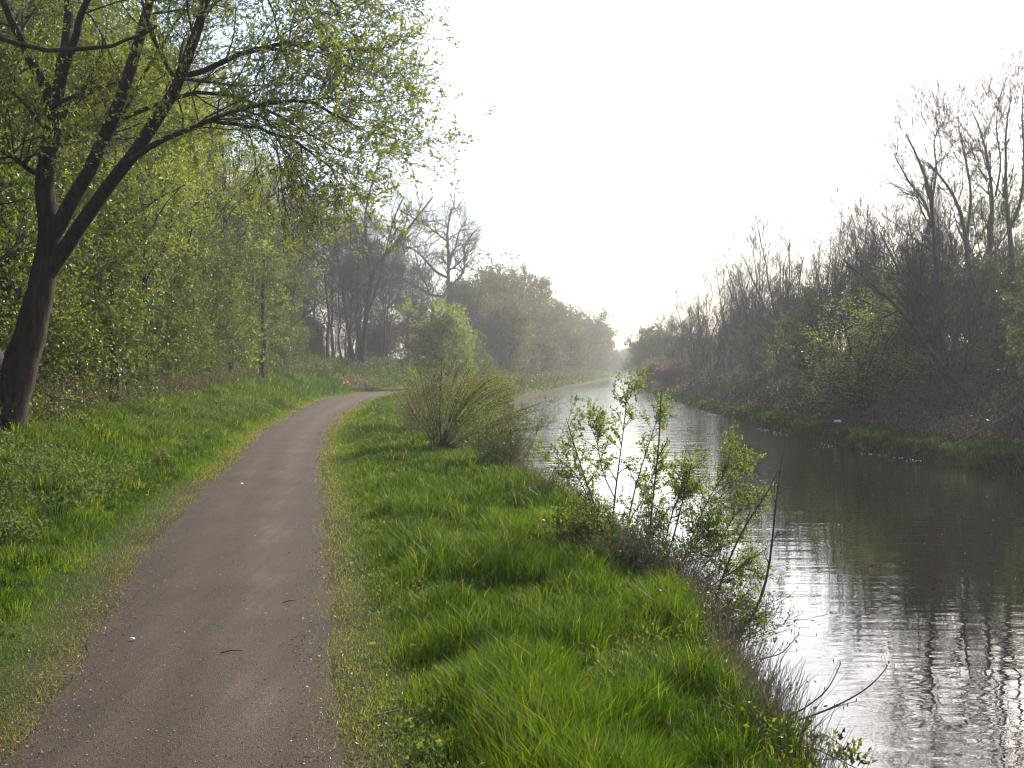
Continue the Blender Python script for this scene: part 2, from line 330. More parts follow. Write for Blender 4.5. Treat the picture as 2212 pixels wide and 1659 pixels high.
# path sheet
ys2 = np.concatenate([np.arange(-12, 2, 1.0), np.arange(2, 14, .04), np.arange(14, 30, .1), np.arange(30, 90, .4), np.arange(90, 330, 4)])
tt = np.linspace(0, 1, 13)
jl = (fbm(ys2 * 2.6, ys2 * 0 + 3, 5, 2) - .5) * .12; jr = (fbm(ys2 * 2.6, ys2 * 0 + 8, 6, 2) - .5) * .09
X = (pl(ys2) + jl)[:, None] * (1 - tt) + (pr(ys2) + jr)[:, None] * tt; Y = np.repeat(ys2[:, None], 13, 1)
Z = .004 + .018 * np.sin(tt * math.pi)[None] + 0 * X + 0
b_ = Buf(); nr, nc = X.shape; ix = np.arange(nr * nc).reshape(nr, nc)
wheel = (np.exp(-((tt - .68) / .14) ** 2) + .6 * np.exp(-((tt - .3) / .1) ** 2))[None] * (.4 + .6 * fbm(X * 2, Y * .5, 21)) + 0 * X
b_.add(np.stack([X, Y, Z], -1), Q=np.stack([ix[:-1, :-1], ix[:-1, 1:], ix[1:, 1:], ix[1:, :-1]], -1).reshape(-1, 4), tint=wheel)
tag(b_.build('path', M['path']), kind='structure')
# water sheet
ys3 = np.concatenate([np.arange(-12, 60, 1.0), np.arange(60, 332, 3)])
ts = np.linspace(0, 1, 9); X = (xL(ys3) - .6)[:, None] * (1 - ts) + (xR(ys3) + .6)[:, None] * ts
b_ = Buf(); nr, nc = X.shape; ix = np.arange(nr * nc).reshape(nr, nc)
b_.add(np.stack([X, np.repeat(ys3[:, None], nc, 1), np.full(X.shape, ZW)], -1), Q=np.stack([ix[:-1, :-1], ix[:-1, 1:], ix[1:, 1:], ix[1:, :-1]], -1).reshape(-1, 4))
tag(b_.build('water', M['water']), kind='structure')

# ------------------------------------------------------------------ grass (uncountable)
def blades(buf, x, y, h, w, lean, tint, rng, seg=2, mat=0):
    N = len(x); z = height(x, y) - .01
    a = rng.uniform(0, 2 * math.pi, N); ca, sa = np.cos(a), np.sin(a)
    la = rng.uniform(0, 2 * math.pi, N); lx_, ly_ = np.cos(la) * lean, np.sin(la) * lean
    base = np.stack([x, y, z], 1); side = np.stack([ca, sa, 0 * ca], 1) * (w / 2)[:, None]
    hv = np.stack([lx_ * h, ly_ * h, h], 1)
    if seg == 2:
        m_ = base + hv * np.array([.38, .38, .6]); t_ = base + hv * np.array([1.1, 1.1, .95])
        V = np.stack([base - side, base + side, m_ - side * .8, m_ + side * .8, t_], 1); b = np.arange(N) * 5
        buf.add(V, Q=np.stack([b, b + 1, b + 3, b + 2], 1), T=np.stack([b + 2, b + 3, b + 4], 1), mat=mat, tint=np.repeat(tint, 5))
    else:
        V = np.stack([base - side, base + side, base + hv], 1); b = np.arange(N) * 3
        buf.add(V, T=np.stack([b, b + 1, b + 2], 1), mat=mat, tint=np.repeat(tint, 3))
rng = np.random.default_rng(11)
def scatter(n, ylo, yhi, f0, f1, power=1.0):
    """random points between two edge functions; denser near the camera with power > 0"""
    u = rng.uniform(0, 1, n)
    y = ylo * (yhi / ylo) ** u if power else rng.uniform(ylo, yhi, n)
    return f0(y) + (f1(y) - f0(y)) * rng.uniform(0, 1, n), y
gb = Buf()
def tussocks(n, ylo, yhi, f0, f1, edge, hr, wk=.0006, per=46, dk=0.0):
    cx_, cy_ = scatter(n, ylo, yhi, f0, f1); d = edge(cx_, cy_); k = (d > .45 + .5 * rng.uniform(0, 1, n)) & (fbm(cx_ * 1.1, cy_ * 1.1, 33, 2) > .33)
    cx_, cy_, d = cx_[k], cy_[k], d[k]; n = len(cx_); big = fbm(cx_ * 1.4, cy_ * 1.4, 36, 2); H = rng.uniform(hr[0], hr[1], n) * (.45 + 1.1 * sstep(big, .3, .7)) * (.5 + .55 * sstep(d, .5, 1.7)); T = np.clip(rng.normal(.45, .24, n) - dk, .02, .87)
    ix_ = np.repeat(np.arange(n), per); m = len(ix_); a = rng.uniform(0, 6.283, m); q = rng.uniform(0, 1, m) ** .7; rad = q * H[ix_] * .42
    x, y = cx_[ix_] + np.cos(a) * rad, cy_[ix_] + np.sin(a) * rad; h = H[ix_] * rng.uniform(.5, 1.15, m) * (1.05 - .3 * q)
    lean = .10 + .55 * q + rng.normal(0, .12, m); lx_, ly_ = np.cos(a) * lean, np.sin(a) * lean; z = height(x, y) - .01
    w = np.maximum(.0036, wk * y) * rng.uniform(.7, 1.6, m); a2 = rng.uniform(0, 6.283, m); side = np.stack([np.cos(a2), np.sin(a2), 0 * a2], 1) * (w / 2)[:, None]
    base = np.stack([x, y, z], 1); hv = np.stack([lx_ * h, ly_ * h, h], 1); m1 = base + hv * [.4, .4, .62]; tp = base + hv * [1.15, 1.15, .9] - np.stack([0 * x, 0 * x, np.abs(lean) * h * .18], 1)
    V = np.stack([base - side, base + side, m1 - side * .85, m1 + side * .85, tp], 1); b = np.arange(m) * 5
    t = np.clip(T[ix_] + rng.normal(0, .1, m), 0, .88); t = np.where(rng.uniform(0, 1, m) < .02, .95, t)
    gb.add(V, Q=np.stack([b, b + 1, b + 3, b + 2], 1), T=np.stack([b + 2, b + 3, b + 4], 1), tint=np.repeat(t, 5))
def grass_zone(n, ylo, yhi, f0, f1, dist_edge, hl, hs, seg=2, wk=.00065, tmul=1.0, dark=.0):
    x, y = scatter(n, ylo, yhi, f0, f1)
    x = x + (.13 if f1 is pl else -.13) * (f0 is pr or f1 is pl)
    d = dist_edge(x, y) + .1                                   # metres from the trodden path edge
    cl = fbm(x * 2.2, y * 2.2, 31, 2); cl2 = vnoise(x * .8, y * .8, 41)
    tall = sstep(d, .35, .95)
    keep = rng.uniform(0, 1, n) < (.3 + .7 * sstep(d + (cl - .5) * .5, .0, .35))
    x, y, d, cl, cl2, tall = [q[keep] for q in (x, y, d, cl, cl2, tall)]
    h = (hs + (hl - hs) * tall * (.3 + 1.25 * sstep(cl, .3, .72))) * rng.uniform(.55, 1.25, len(x))
    w = np.maximum(.0042, wk * y) * rng.uniform(.7, 1.3, len(x)) * (.8 + .4 * tall)
    t = np.clip(.20 + .35 * cl2 + .20 * (1 - tall) + rng.normal(0, .12, len(x)) - dark, 0, .9)
    dry = rng.uniform(0, 1, len(x)) < (.03 + .42 * (1 - sstep(d, .1, .55))); t = np.where(dry, rng.uniform(.92, 1, len(x)), t)
    blades(gb, x, y, h, w, rng.uniform(.1, .75, len(x)), t, rng, seg)
top_ = lambda y: xL(y) - .18
tussocks(3600, 3.6, 13, pr, lambda y: xL(y) - .12, lambda x, y: x - pr(y), (.055, .165), per=52)
tussocks(3600, 13, 45, pr, lambda y: xL(y) - .12, lambda x, y: x - pr(y), (.08, .20), per=30)
tussocks(3800, 4.0, 15, lambda y: np.maximum(pl(y) - 4.2, -.53 * y - 2.8), pl, lambda x, y: pl(y) - x, (.11, .27), dk=.0)
tussocks(3200, 15, 45, lambda y: np.maximum(pl(y) - 4.6, -.53 * y - 2.8), pl, lambda x, y: pl(y) - x, (.13, .28), per=30, dk=.0)
tussocks(1800, 20, 60, lambda y: xR(y) - .05, lambda y: xR(y) + 1.1, lambda x, y: 2 + 0 * x, (.12, .26), per=30, dk=.22)  # far-bank tussocks: bank shade put into the blade colour
grass_zone(110000, 3.2, 14, pr, top_, lambda x, y: x - pr(y), .20, .035)
grass_zone(80000, 14, 45, pr, top_, lambda x, y: x - pr(y), .14, .045, wk=.0007)
grass_zone(40000, 45, 130, pr, top_, lambda x, y: x - pr(y), .12, .06, seg=1, wk=.0010)
lw = lambda k: (lambda y: np.maximum(pl(y) - k, -.53 * y - 2.8))
grass_zone(120000, 3.4, 15, lw(4.2), pl, lambda x, y: pl(y) - x, .10, .03)
grass_zone(90000, 15, 45, lw(4.2), pl, lambda x, y: pl(y) - x, .16, .045, wk=.0007)
grass_zone(40000, 45, 125, lw(4.0), pl, lambda x, y: pl(y) - x, .3, .06, seg=1, wk=.0010)
# sedge ledge along the far bank, its shade painted in as a darker tint
grass_zone(60000, 19, 60, lambda y: xR(y) - .12, lambda y: xR(y) + 1.4, lambda x, y: 2 + 0 * x, .13, .06, seg=1, wk=.0008, dark=.2)
grass_zone(20000, 60, 170, lambda y: xR(y) - .1, lambda y: xR(y) + 1.8, lambda x, y: 2 + 0 * x, .14, .08, seg=1, wk=.0012, dark=.2)
grass_zone(16000, 90, 260, lambda y: xL(y) - 5, lambda y: xL(y) - .25, lambda x, y: 2 + 0 * x, .22, .12, seg=1, wk=.0015)
tag(gb.build('grass', M['grass'], smooth=False), kind='stuff', cat='grass', label='long green grass and short trodden turf on the verges and bank ledge')

# low weeds (nettles, cow parsley, docks): leaf sprays
def weeds(name, label, n, xy, hh, size, mats, seed, stalks=True, per=9, wr=.5, tint=(0, 1)):
    r = np.random.default_rng(seed); x, y = xy(n, r); b = Buf(); N = len(x)
    z = height(x, y); d = nrm(np.stack([r.normal(0, .3, N), r.normal(0, .3, N), np.ones(N)], 1))
    h = r.uniform(hh[0], hh[1], N) * (.5 + fbm(x, y, seed))
    C = np.stack([np.stack([x, y, z], 1) + d * (h * k)[:, None] + np.r_[0, 0, 0] for k in (0, .5, 1)], 1); C[:, 2] += r.normal(0, .06, (N, 3)) * h[:, None]
    R = np.maximum(.0018, .0003 * y)[:, None] * np.array([1, .8, .5])
    tubes(b, C, R, 3, 0, r.uniform(0, 1, N))
    if per:
        idx = np.repeat(np.arange(N), per); f = r.uniform(.1, 1, len(idx))[:, None]
        p = C[idx, 0] * (1 - f) + C[idx, 2] * f + r.normal(size=(len(idx), 3)) * .02
        dd = nrm(r.normal(size=(len(idx), 3)) + [0, 0, .25]); sz = r.uniform(size[0], size[1], len(idx)) * np.maximum(1, y[idx] / 30)
        leafquads(b, p, dd, sz, wr, r, 1, np.clip(tint[0] + (tint[1] - tint[0]) * r.uniform(0, 1, len(idx)), 0, 1))
    return tag(b.build(name, mats), kind='stuff', cat='undergrowth', label=label)
def band(ylo, yhi, f0, f1, thr=.45, sc=.6, seed=1):
    def q(n, r):
        u = r.uniform(0, 1, n * 2); y = ylo * (yhi / ylo) ** u; x = f0(y) + (f1(y) - f0(y)) * r.uniform(0, 1, n * 2)
        k = fbm(x * sc, y * sc, seed) > thr; return x[k][:n], y[k][:n]
    return q
weeds('nettle_patch', 'grey-green nettles and cow parsley in the left verge', 13000, band(5, 40, lw(4.4), lambda y: pl(y) - 1.0, .5, .9, 51), (.10, .26), (.025, .06), [M['weed'], M['weed']], 61)
weeds('verge_weeds', 'small broad-leaved weeds and clover among the right verge grass', 2500, band(3.8, 30, lambda y: pr(y) + .25, lambda y: xL(y) - .2, .45, 1.3, 50), (.04, .13), (.012, .032), [M['weed'], M['weed']], 60, per=7, wr=.75)
weeds('undergrowth', 'tangled green undergrowth along the left wood edge', 16000, band(9, 110, lw(7.5), lambda y: pl(y) - 3.0, .38, .6, 52), (.25, .8), (.03, .07), [M['twig'], M['leaf_haw']], 62, per=10)
weeds('dead_stalks', 'pale dead stalks and bracken along the left wood edge', 1500, band(12, 110, lw(6.2), lambda y: pl(y) - 3.2, .5, .3, 53), (.3, .7), (.03, .08), [M['stalk'], M['dead']], 63, per=2)
weeds('bank_brambles', 'low brambles and weeds on the towpath bank edge', 3000, band(4, 60, lambda y: xL(y) - .55, lambda y: xL(y) + .02, .35, .9, 54), (.08, .3), (.012, .034), [M['twig'], M['leaf_haw']], 64, per=6)
weeds('dry_bank_stems', 'dry brown stems leaning over the water edge', 8000, band(4.5, 40, lambda y: xL(y) - .45, lambda y: xL(y) + .12, .4, .8, 55), (.12, .5), (.012, .03), [M['stalk'], M['dead']], 65, per=1)
weeds('bank_scrub', 'olive scrubby growth along the far towpath bank', 12000, band(50, 240, lambda y: xL(y) - 4.5, lambda y: xL(y) - .9, .3, .3, 56), (.3, .9), (.05, .09), [M['twig'], M['leaf_green']], 66, per=7)
weeds('slope_litter', 'brown dead stalks and leaves on the far bank slope', 9000, band(19, 150, lambda y: xR(y) + .9, lambda y: xR(y) + 6, .3, .5, 57), (.15, .5), (.05, .10), [M['twig_dark'], M['dead']], 67, per=4, tint=(0, .6))
weeds('slope_scrub', 'dark green low scrub on the far bank slope', 9000, band(19, 170, lambda y: xR(y) + 1.2, lambda y: xR(y) + 9, .42, .4, 58), (.3, 1.1), (.04, .09), [M['twig_dark'], M['leaf_dark']], 68, per=10)

# leaf litter and grit along the path edges
r = np.random.default_rng(5); n = 7500
y = 3.4 * (60 / 3.4) ** r.uniform(0, 1, n); sidek = r.uniform(0, 1, n)
x = np.where(sidek < .45, pl(y) - r.normal(.02, .16, n), np.where(sidek < .975, pr(y) + r.normal(.06, .18, n), pl(y) + (pr(y) - pl(y)) * r.uniform(0, 1, n)))
d = nrm(np.stack([r.normal(size=n), r.normal(size=n), np.abs(r.normal(0, .25, n))], 1))
b_ = Buf(); p = np.stack([x, y, np.maximum(height(x, y), .0) + .018 + r.uniform(0, .02, n)], 1)
leafquads(b_, p, d, r.uniform(.007, .021, n) * np.maximum(1, y / 14), .5, r, 0, r.uniform(.0, .8, n))
tag(b_.build('leaf_litter', M['dead']), kind='stuff', cat='leaf litter', label='dry brown leaf litter scattered along both path edges')
n = 5000; y = 3.4 * (30 / 3.4) ** r.uniform(0, 1, n); t = r.uniform(0, 1, n); x = pl(y) + (pr(y) - pl(y)) * t
s = r.uniform(.002, .006, n)
p = np.stack([x, y, .006 + .018 * np.sin(t * math.pi) + s * .3], 1)
oct_ = np.array([[1, 0, 0], [-1, 0, 0], [0, 1, 0], [0, -1, 0], [0, 0, .7], [0, 0, -.7]], float)
V = p[:, None] + oct_[None] * s[:, None, None] * r.uniform(.6, 1.3, (n, 6, 1)); bb = np.arange(n)[:, None, None] * 6
F = (np.array([[0, 2, 4], [2, 1, 4], [1, 3, 4], [3, 0, 4]])[None] + bb).reshape(-1, 3)
M['grit'] = leaf_mat('path_grit', [(0, (.05, .045, .045)), (.7, (.13, .11, .10)), (1, (.4, .37, .33))], transl=0.0)
b_ = Buf(); b_.add(V, T=F, tint=np.repeat(r.uniform(0, 1, n) ** 2, 6)); tag(b_.build('path_grit', M['grit'], smooth=False), kind='stuff', cat='grit', label='loose stones and grit lying on the path')

# ------------------------------------------------------------------ trees: prototypes (each: trunk mesh + crown mesh, base at origin)
def trunk_line(h, r0, rng, wob=.05, n=9, lean=(0, 0)):
    z = np.linspace(0, 1, n); w = np.cumsum(rng.normal(0, wob, (n, 2)), 0) * h / n; w -= w[0]
    C = np.stack([w[:, 0] + lean[0] * h * z ** 1.3, w[:, 1] + lean[1] * h * z ** 1.3, z * h], 1)
    return C[None], (r0 * (1 - .8 * z) * (1 + .5 * np.exp(-z * 14)))[None]
def finish(name, C0s, crown_lv, leafspec, bark, twig, leaf, rng, sides=(8, 5, 3)):
    tb = Buf()
    for k, (C, R) in enumerate(C0s): tubes(tb, C, R, sides[0] if k == 0 else sides[1], 0)
    cb = Buf()
    for C, R in crown_lv: tubes(cb, C, R, sides[2], 0)
    if leafspec: leafspec(cb, crown_lv)
    return tb, cb, (bark, twig, leaf)
PROTO = {}; TOP = {}
def register(key, tb, cb, mats):
    """meshes are linked to the first placed thing; later ones are copies"""
    PROTO[key] = [tb, cb, mats, None]; TOP[key] = float(np.percentile(np.concatenate(cb.V)[:, 2], 97.5 if key[:3] in ('fan', 'ald') else 99.3))
def place(key, name, label, cat, loc, rz=0, sc=1.0, group=None, sink=.1):
    tb, cb, mats, first = PROTO[key]
    loc = (loc[0], loc[1], float(height(loc[0], loc[1])) - sink) if len(loc) == 2 else loc
    e = empty(name, loc, rz, sc, label=label, cat=cat, group=group)
    if first is None:
        t = tb.build('trunk', mats[0], e); c = cb.build('crown', [mats[1], mats[2]], e); PROTO[key][3] = (t, c)
    else:
        for src in first:
            c = src.copy(); COL.objects.link(c); c.parent = e
    return e

def make_hawthorn(seed, h, leaf, nl=7, size=(.06, .12), per=6, stems=7, n3=5, l3=.32, sp=.38, n1=13):
    r = np.random.default_rng(seed); Cs, Rs = [], []
    for k in range(stems):
        a = r.uniform(0, 6.28); l = r.uniform(.05, sp)
        C, R = trunk_line(h * r.uniform(.7, 1), h * .011, r, .12, 8, (math.cos(a) * l, math.sin(a) * l)); Cs.append(C); Rs.append(R)
    C0, R0 = np.concatenate(Cs), np.concatenate(Rs)
    C1, R1 = kids(C0, R0, n1, .08, 1, lambda t: .5 - .25 * t, (40, 85), 6, .05, .14, .5, r)
    C2, R2 = kids(C1, R1, 7, .15, 1, .45, (30, 75), 5, .03, .16, .55, r)
    C3, R3 = kids(C2, R2, n3, .1, 1, .5, (30, 70), 4, .02, .15, .6, r, absL=l3)
    ls = lambda b, lv: (leaves(b, C3, per, size, r, 1, .0, .6, .03), leaves(b, C2, per, size, r, 1, .1, .6, .03))
    return finish('', [(C0, R0), (C1, R1)], [(C2, R2), (C3, R3)], ls, M['bark'], M['twig_dark'], leaf, r)
for k in range(3): register('haw%d' % k, *make_hawthorn(100 + k, 5.5, M['leaf_haw']))
register('hawy', *make_hawthorn(111, 5.5, M['leaf_yellow'], per=3, size=(.06, .11), stems=5))
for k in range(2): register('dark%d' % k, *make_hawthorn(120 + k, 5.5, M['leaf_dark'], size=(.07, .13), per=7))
register('green0', *make_hawthorn(130, 6, M['leaf_green'], size=(.10, .20), per=5, stems=6))
register('bright', *make_hawthorn(131, 6, M['leaf_sapling'], size=(.10, .20), per=5, stems=7))
register('sparse', *make_hawthorn(135, 5, M['leaf_fresh'], size=(.05, .10), per=2, stems=5))

def make_tall(seed, h, leaf, size=(.05, .09), per=3, n1=16, start=.22, twig=None, n3=5, l3=.55, bark='bark', spread=.42, minr=.002):
    r = np.random.default_rng(seed)
    C0, R0 = trunk_line(h, h * .011, r, .10, 12)
    C1, R1 = kids(C0, R0, n1, start, .98, lambda t: spread * (1.15 - t * .85), (25, 60), 8, .07, .13, .5, r, minr)
    C2, R2 = kids(C1, R1, 8, .2, 1, .42, (25, 60), 6, .04, .15, .5, r, minr)
    C3, R3 = kids(C2, R2, n3, .15, 1, .5, (20, 60), 5, .03, .16, .55, r, minr)
    C4, R4 = kids(C3, R3, 3, .2, 1, .5, (20, 60), 4, .02, .16, .6, r, minr, absL=l3)
    ls = (lambda b, lv: (leaves(b, C4, per, size, r, 1, .0, .55, .05), leaves(b, C3, per, size, r, 1, .2, .55, .05))) if per else None
    return finish('', [(C0, R0), (C1, R1)], [(C2, R2), (C3, R3), (C4, R4)], ls, M[bark], twig or M['twig_dark'], leaf, r)
for k in range(3): register('tall%d' % k, *make_tall(200 + k, 13, M['leaf_fresh'] if k != 1 else M['leaf_haw'], size=(.07, .13), per=5, spread=.42))
for k in range(2): register('slim%d' % k, *make_tall(210 + k, 12, M['leaf_haw'], size=(.05, .09), per=1, n1=14, start=.3, spread=.22))
for k in range(3): register('bare%d' % k, *make_tall(220 + k, 12, M['leaf_olive'], size=(.03, .06), per=0 if k else 1, n1=18, start=.2, n3=8, l3=.7, bark='bark_grey', spread=.46, minr=.007))
for k in range(3): register('round%d' % k, *make_hawthorn(230 + k, 12, M['leaf_olive'] if k < 2 else M['leaf_green'], size=(.16, .32), per=4, stems=10, n3=6, l3=.8, sp=.5, n1=15))

def make_fan(seed, h, stems, leaf, per, spread=.42, n1=12):
    r = np.random.default_rng(seed); Cs, Rs = [], []
    for k in range(stems):
        a = r.uniform(0, 6.28); l = r.uniform(.02, spread)
        C, R = trunk_line(h * r.uniform(.65, 1), h * .007, r, .10, 11, (math.cos(a) * l, math.sin(a) * l)); C = C + np.r_[math.cos(a) * .25, math.sin(a) * .25, 0]
        Cs.append(C); Rs.append(R)
    C0, R0 = np.concatenate(Cs), np.concatenate(Rs)
    C1, R1 = kids(C0, R0, n1, .2, .98, lambda t: .42 - .22 * t, (20, 50), 7, .10, .08, .55, r)
    C2, R2 = kids(C1, R1, 6, .2, 1, .45, (20, 45), 5, .08, .10, .6, r, minr=.007)
    C3, R3 = kids(C2, R2, 6, .2, 1, .5, (20, 50), 4, .05, .12, .6, r, minr=.007)
    ls = (lambda b, lv: leaves(b, C3, per, (.04, .08), r, 1, .1, .5, .03)) if per else None
    return finish('', [(C0, R0)], [(C1, R1), (C2, R2), (C3, R3)], ls, M['bark_grey'], M['twig_dark'], leaf, r)
for k in range(3): register('fan%d' % k, *make_fan(300 + k, 10, 9, M['leaf_olive'], 0))
register('alder0', *make_fan(310, 12, 5, M['leaf_olive'], 0, .2, 16)); register('alder1', *make_fan(311, 12, 4, M['leaf_olive'], 0, .24, 17))
register('redbush', *make_fan(320, 2.6, 22, M['leaf_red'], 5, .5))
register('yelbush', *make_fan(321, 3, 18, M['leaf_yellow'], 5, .5))

# ------------------------------------------------------------------ the large tree on the left
def pline(pts, n=12):
    """smooth line through (u, v, depth, width_px) points"""
    a = np.array([[*P(u, v, Yd), w * Yd / F_PX / 2] for u, v, Yd, w in pts]); t = np.linspace(0, 1, len(a)); q = np.linspace(0, 1, n)
    out = np.stack([np.interp(q, t, a[:, k]) for k in range(4)], 1)
    for _ in range(2): out[1:-1] = .25 * out[:-2] + .5 * out[1:-1] + .25 * out[2:]
    return out[:, :3], out[:, 3]
D = 15.0
hero = [
 [(6, 935, D, 98), (22, 870, D, 86), (45, 790, D, 82), (72, 700, D, 72), (93, 610, D, 60), (103, 545, D, 56), (112, 500, D, 50)],
 [(108, 520, D, 46), (98, 440, D, 38), (99, 360, D - .1, 36), (113, 285, D - .2, 34), (116, 220, D - .3, 32)],
 [(116, 235, D - .3, 26), (92, 185, D - .4, 20), (58, 110, D - .6, 17), (20, 40, D - .8, 15), (-20, -60, D - 1, 12)],
 [(117, 230, D - .3, 28), (135, 150, D - .2, 24), (150, 60, D, 20), (158, -40, D + .2, 16), (175, -160, D + .4, 10)],
 [(122, 205, D - .3, 20), (150, 130, D - .5, 17), (172, 40, D - .9, 14), (215, -60, D - 1.3, 10)],
 [(108, 520, D, 34), (140, 462, D - .1, 30), (200, 355, D - .3, 27), (240, 270, D - .4, 27), (272, 190, D - .5, 25), (305, 100, D - .6, 21), (330, -20, D - .6, 16), (370, -160, D - .7, 8)],
 [(97, 600, D, 34), (135, 535, D - .1, 30), (190, 465, D - .3, 28), (240, 395, D - .6, 26), (285, 345, D - .9, 26), (345, 255, D - 1.1, 26), (395, 165, D - 1.3, 24), (425, 100, D - 1.5, 21), (440, 0, D - 1.6, 17), (480, -120, D - 1.7, 9)],
 [(285, 345, D - .9, 15), (345, 300, D - 1.1, 12), (400, 276, D - 1.3, 10), (460, 262, D - 1.5, 9), (540, 232, D - 1.8, 8), (640, 205, D - 2.1, 8), (700, 225, D - 2.3, 6), (750, 262, D - 2.5, 4)],
 [(460, 262, D - 1.5, 8), (550, 275, D - 1.3, 7), (630, 300, D - 1.2, 5), (700, 350, D - 1, 4)],
 [(395, 165, D - 1.3, 12), (480, 130, D - 1.2, 11), (590, 95, D - 1.2, 9), (650, 85, D - 1.2, 7), (710, 110, D - 1.2, 5), (760, 150, D - 1.2, 4)],
 [(440, 0, D - 1.6, 12), (540, -40, D - 1.4, 10), (620, -50, D - 1.2, 8), (690, -20, D - 1, 6), (740, 20, D - .9, 4)],
 [(82, 375, D, 12), (45, 350, D - .3, 10), (0, 326, D - .6, 9), (-60, 300, D - 1, 7)],
 [(-40, 70, D - 3, 10), (60, 100, D - 3, 9), (160, 113, D - 3, 9), (250, 100, D - 3, 7), (340, 55, D - 3, 5)],
 [(200, 355, D - .3, 12), (240, 330, D + .3, 11), (260, 250, D + .8, 9), (330, 130, D + 1.2, 7), (400, 20, D + 1.6, 5)],
 [(240, 270, D - .4, 10), (360, 210, D + .3, 9), (500, 190, D + .8, 7), (640, 270, D + 1, 5), (740, 330, D + 1.2, 4)],
 [(20, 870, D, 60), (-30, 760, D + .3, 52), (-70, 640, D + .6, 40), (-110, 500, D + .8, 30)],
]
base = P(8, 925, D); base[2] = float(height(base[0], base[1]))
r = np.random.default_rng(77)
he = empty('large_tree', base, label='large forked tree with dark leaning trunk and fresh leaves, left of the path', cat='tree')
tb = Buf(); L0 = []
for h_ in hero:
    C, R = pline(h_); R = R * (.88 if h_ is hero[0] else 1.05); C = C - base; C[1:-1] += r.normal(0, .012, (len(C) - 2, 3)); tubes(tb, C, R, 10, 0); L0.append((C, R))
tb.build('trunk', M['bark'], he)
cb = Buf(); out_ = (.02, .05)
limb = [1, 2, 3, 4, 5, 6, 15]; Ls = [L0[k] for k in limb]; Lb = [q for k, q in enumerate(L0) if k and k not in limb + [12]]
C1a, R1a = kids(np.stack([c for c, _ in Ls]), np.stack([q for _, q in Ls]), 7, .6, 1, .9, (25, 70), 8, .03, .12, .4, r, minr=.007, absL=1.6, lean=(.0, .16))
C1b, R1b = kids(np.stack([c for c, _ in Lb]), np.stack([q for _, q in Lb]), 20, .2, 1, .9, (25, 70), 8, .03, .13, .45, r, minr=.007, absL=1.35, lean=(.0, .05))
C1, R1 = np.concatenate([C1a, C1b]), np.concatenate([R1a, R1b])
C2, R2 = kids(C1, R1, 7, .15, 1, .5, (25, 65), 6, .0, .14, .5, r, minr=.0042, absL=.8, lean=out_)
C3, R3 = kids(C2, R2, 5, .1, 1, .5, (20, 60), 4, .03, .14, .6, r, minr=.003, absL=.36)
for C, R, s_ in ((C1, R1, 5), (C2, R2, 3), (C3, R3, 3)): tubes(cb, C, R, s_, 0)
leaves(cb, C3, 9, (.03, .075), r, 1, .35, .42, .006, .45, along=.9); leaves(cb, C2, 5, (.035, .08), r, 1, .2, .42, .006, .45, along=.8)
cb.build('crown', [M['twig_dark'], M['leaf_fresh']], he)
print('hero leaves', len(C3) * 7 + len(C2) * 8)

# ------------------------------------------------------------------ left wood
rr = random.Random(3)
def rz(): return rr.uniform(0, 6.28)
wl = lambda y, off: (float(pl(y)) - 3.9 - off, y)
near = [('haw0', 12.2, .9, .75, 'low leafy hawthorn at the left edge in front of the forked tree'),
 ('haw1', 17.5, 1.0, .95, 'leafy green hawthorn just behind the forked tree trunk'),
 ('haw2', 20.5, .9, .9, 'leafy green hawthorn second to the right of the forked trunk'),
 ('haw0', 23.5, 1.1, .85, 'bright green hawthorn third to the right of the forked trunk'),
 ('hawy', 26.5, 1.6, 1.2, 'yellowish leafy small tree rising over the hawthorn hedge'),
 ('haw1', 27.5, .6, .7, 'low round hawthorn by the dandelions at the wood edge'),
 ('haw2', 32, .9, .85, 'leafy hawthorn midway along the left wood edge'),
 ('haw0', 37, 1.0, .9, 'leafy hawthorn near the pair of slender leaning stems'),
 ('sparse', 40, .4, .6, 'thin pale green sapling at the edge of the left verge'),
 ('haw1', 45, 1.2, .8, 'small leafy hawthorn below the slender stems'),
 ('green0', 52, .6, .55, 'low green bush where the path starts to bend'),
 ('green0', 62, 1.0, .5, 'low green bush left of the pinkish dead bracken mound')]
for k, y, off, s, lab in near:
    n_ = 'hawthorn' if k.startswith('haw') else ('sapling' if k == 'sparse' else 'bush')
    place(k, n_, lab, 'hawthorn' if n_ == 'hawthorn' else n_, wl(y, off), rz(), s)
G0 = 'hawthorn bushes lining the left wood edge'
for i, y in enumerate([18, 21.5, 25, 29, 33.5, 38.5, 43, 48, 53, 58, 64]):
    place(['haw0', 'haw2', 'haw1', 'bright'][i % 3 if y < 42 else 3 * (i % 2)], 'hawthorn', 'bright green hawthorn bush in the continuous hedge along the left wood edge', 'hawthorn', wl(y, .9 + .5 * (i % 2)), rz(), .8 + .12 * (i % 3) + .15 * (y > 42), group=G0)
for i in range(26):
    y = 15.5 + i * 2.0; place(['haw1', 'haw0', 'haw2'][i % 3], 'hawthorn', 'bright green hawthorn bush in the continuous hedge along the left wood edge', 'hawthorn', wl(y, [.3, 2.6][i % 2]), rz(), [.55, 1.25][i % 2] + .06 * (i % 3), group=G0)
G1 = 'tall leafy trees filling the left wood'
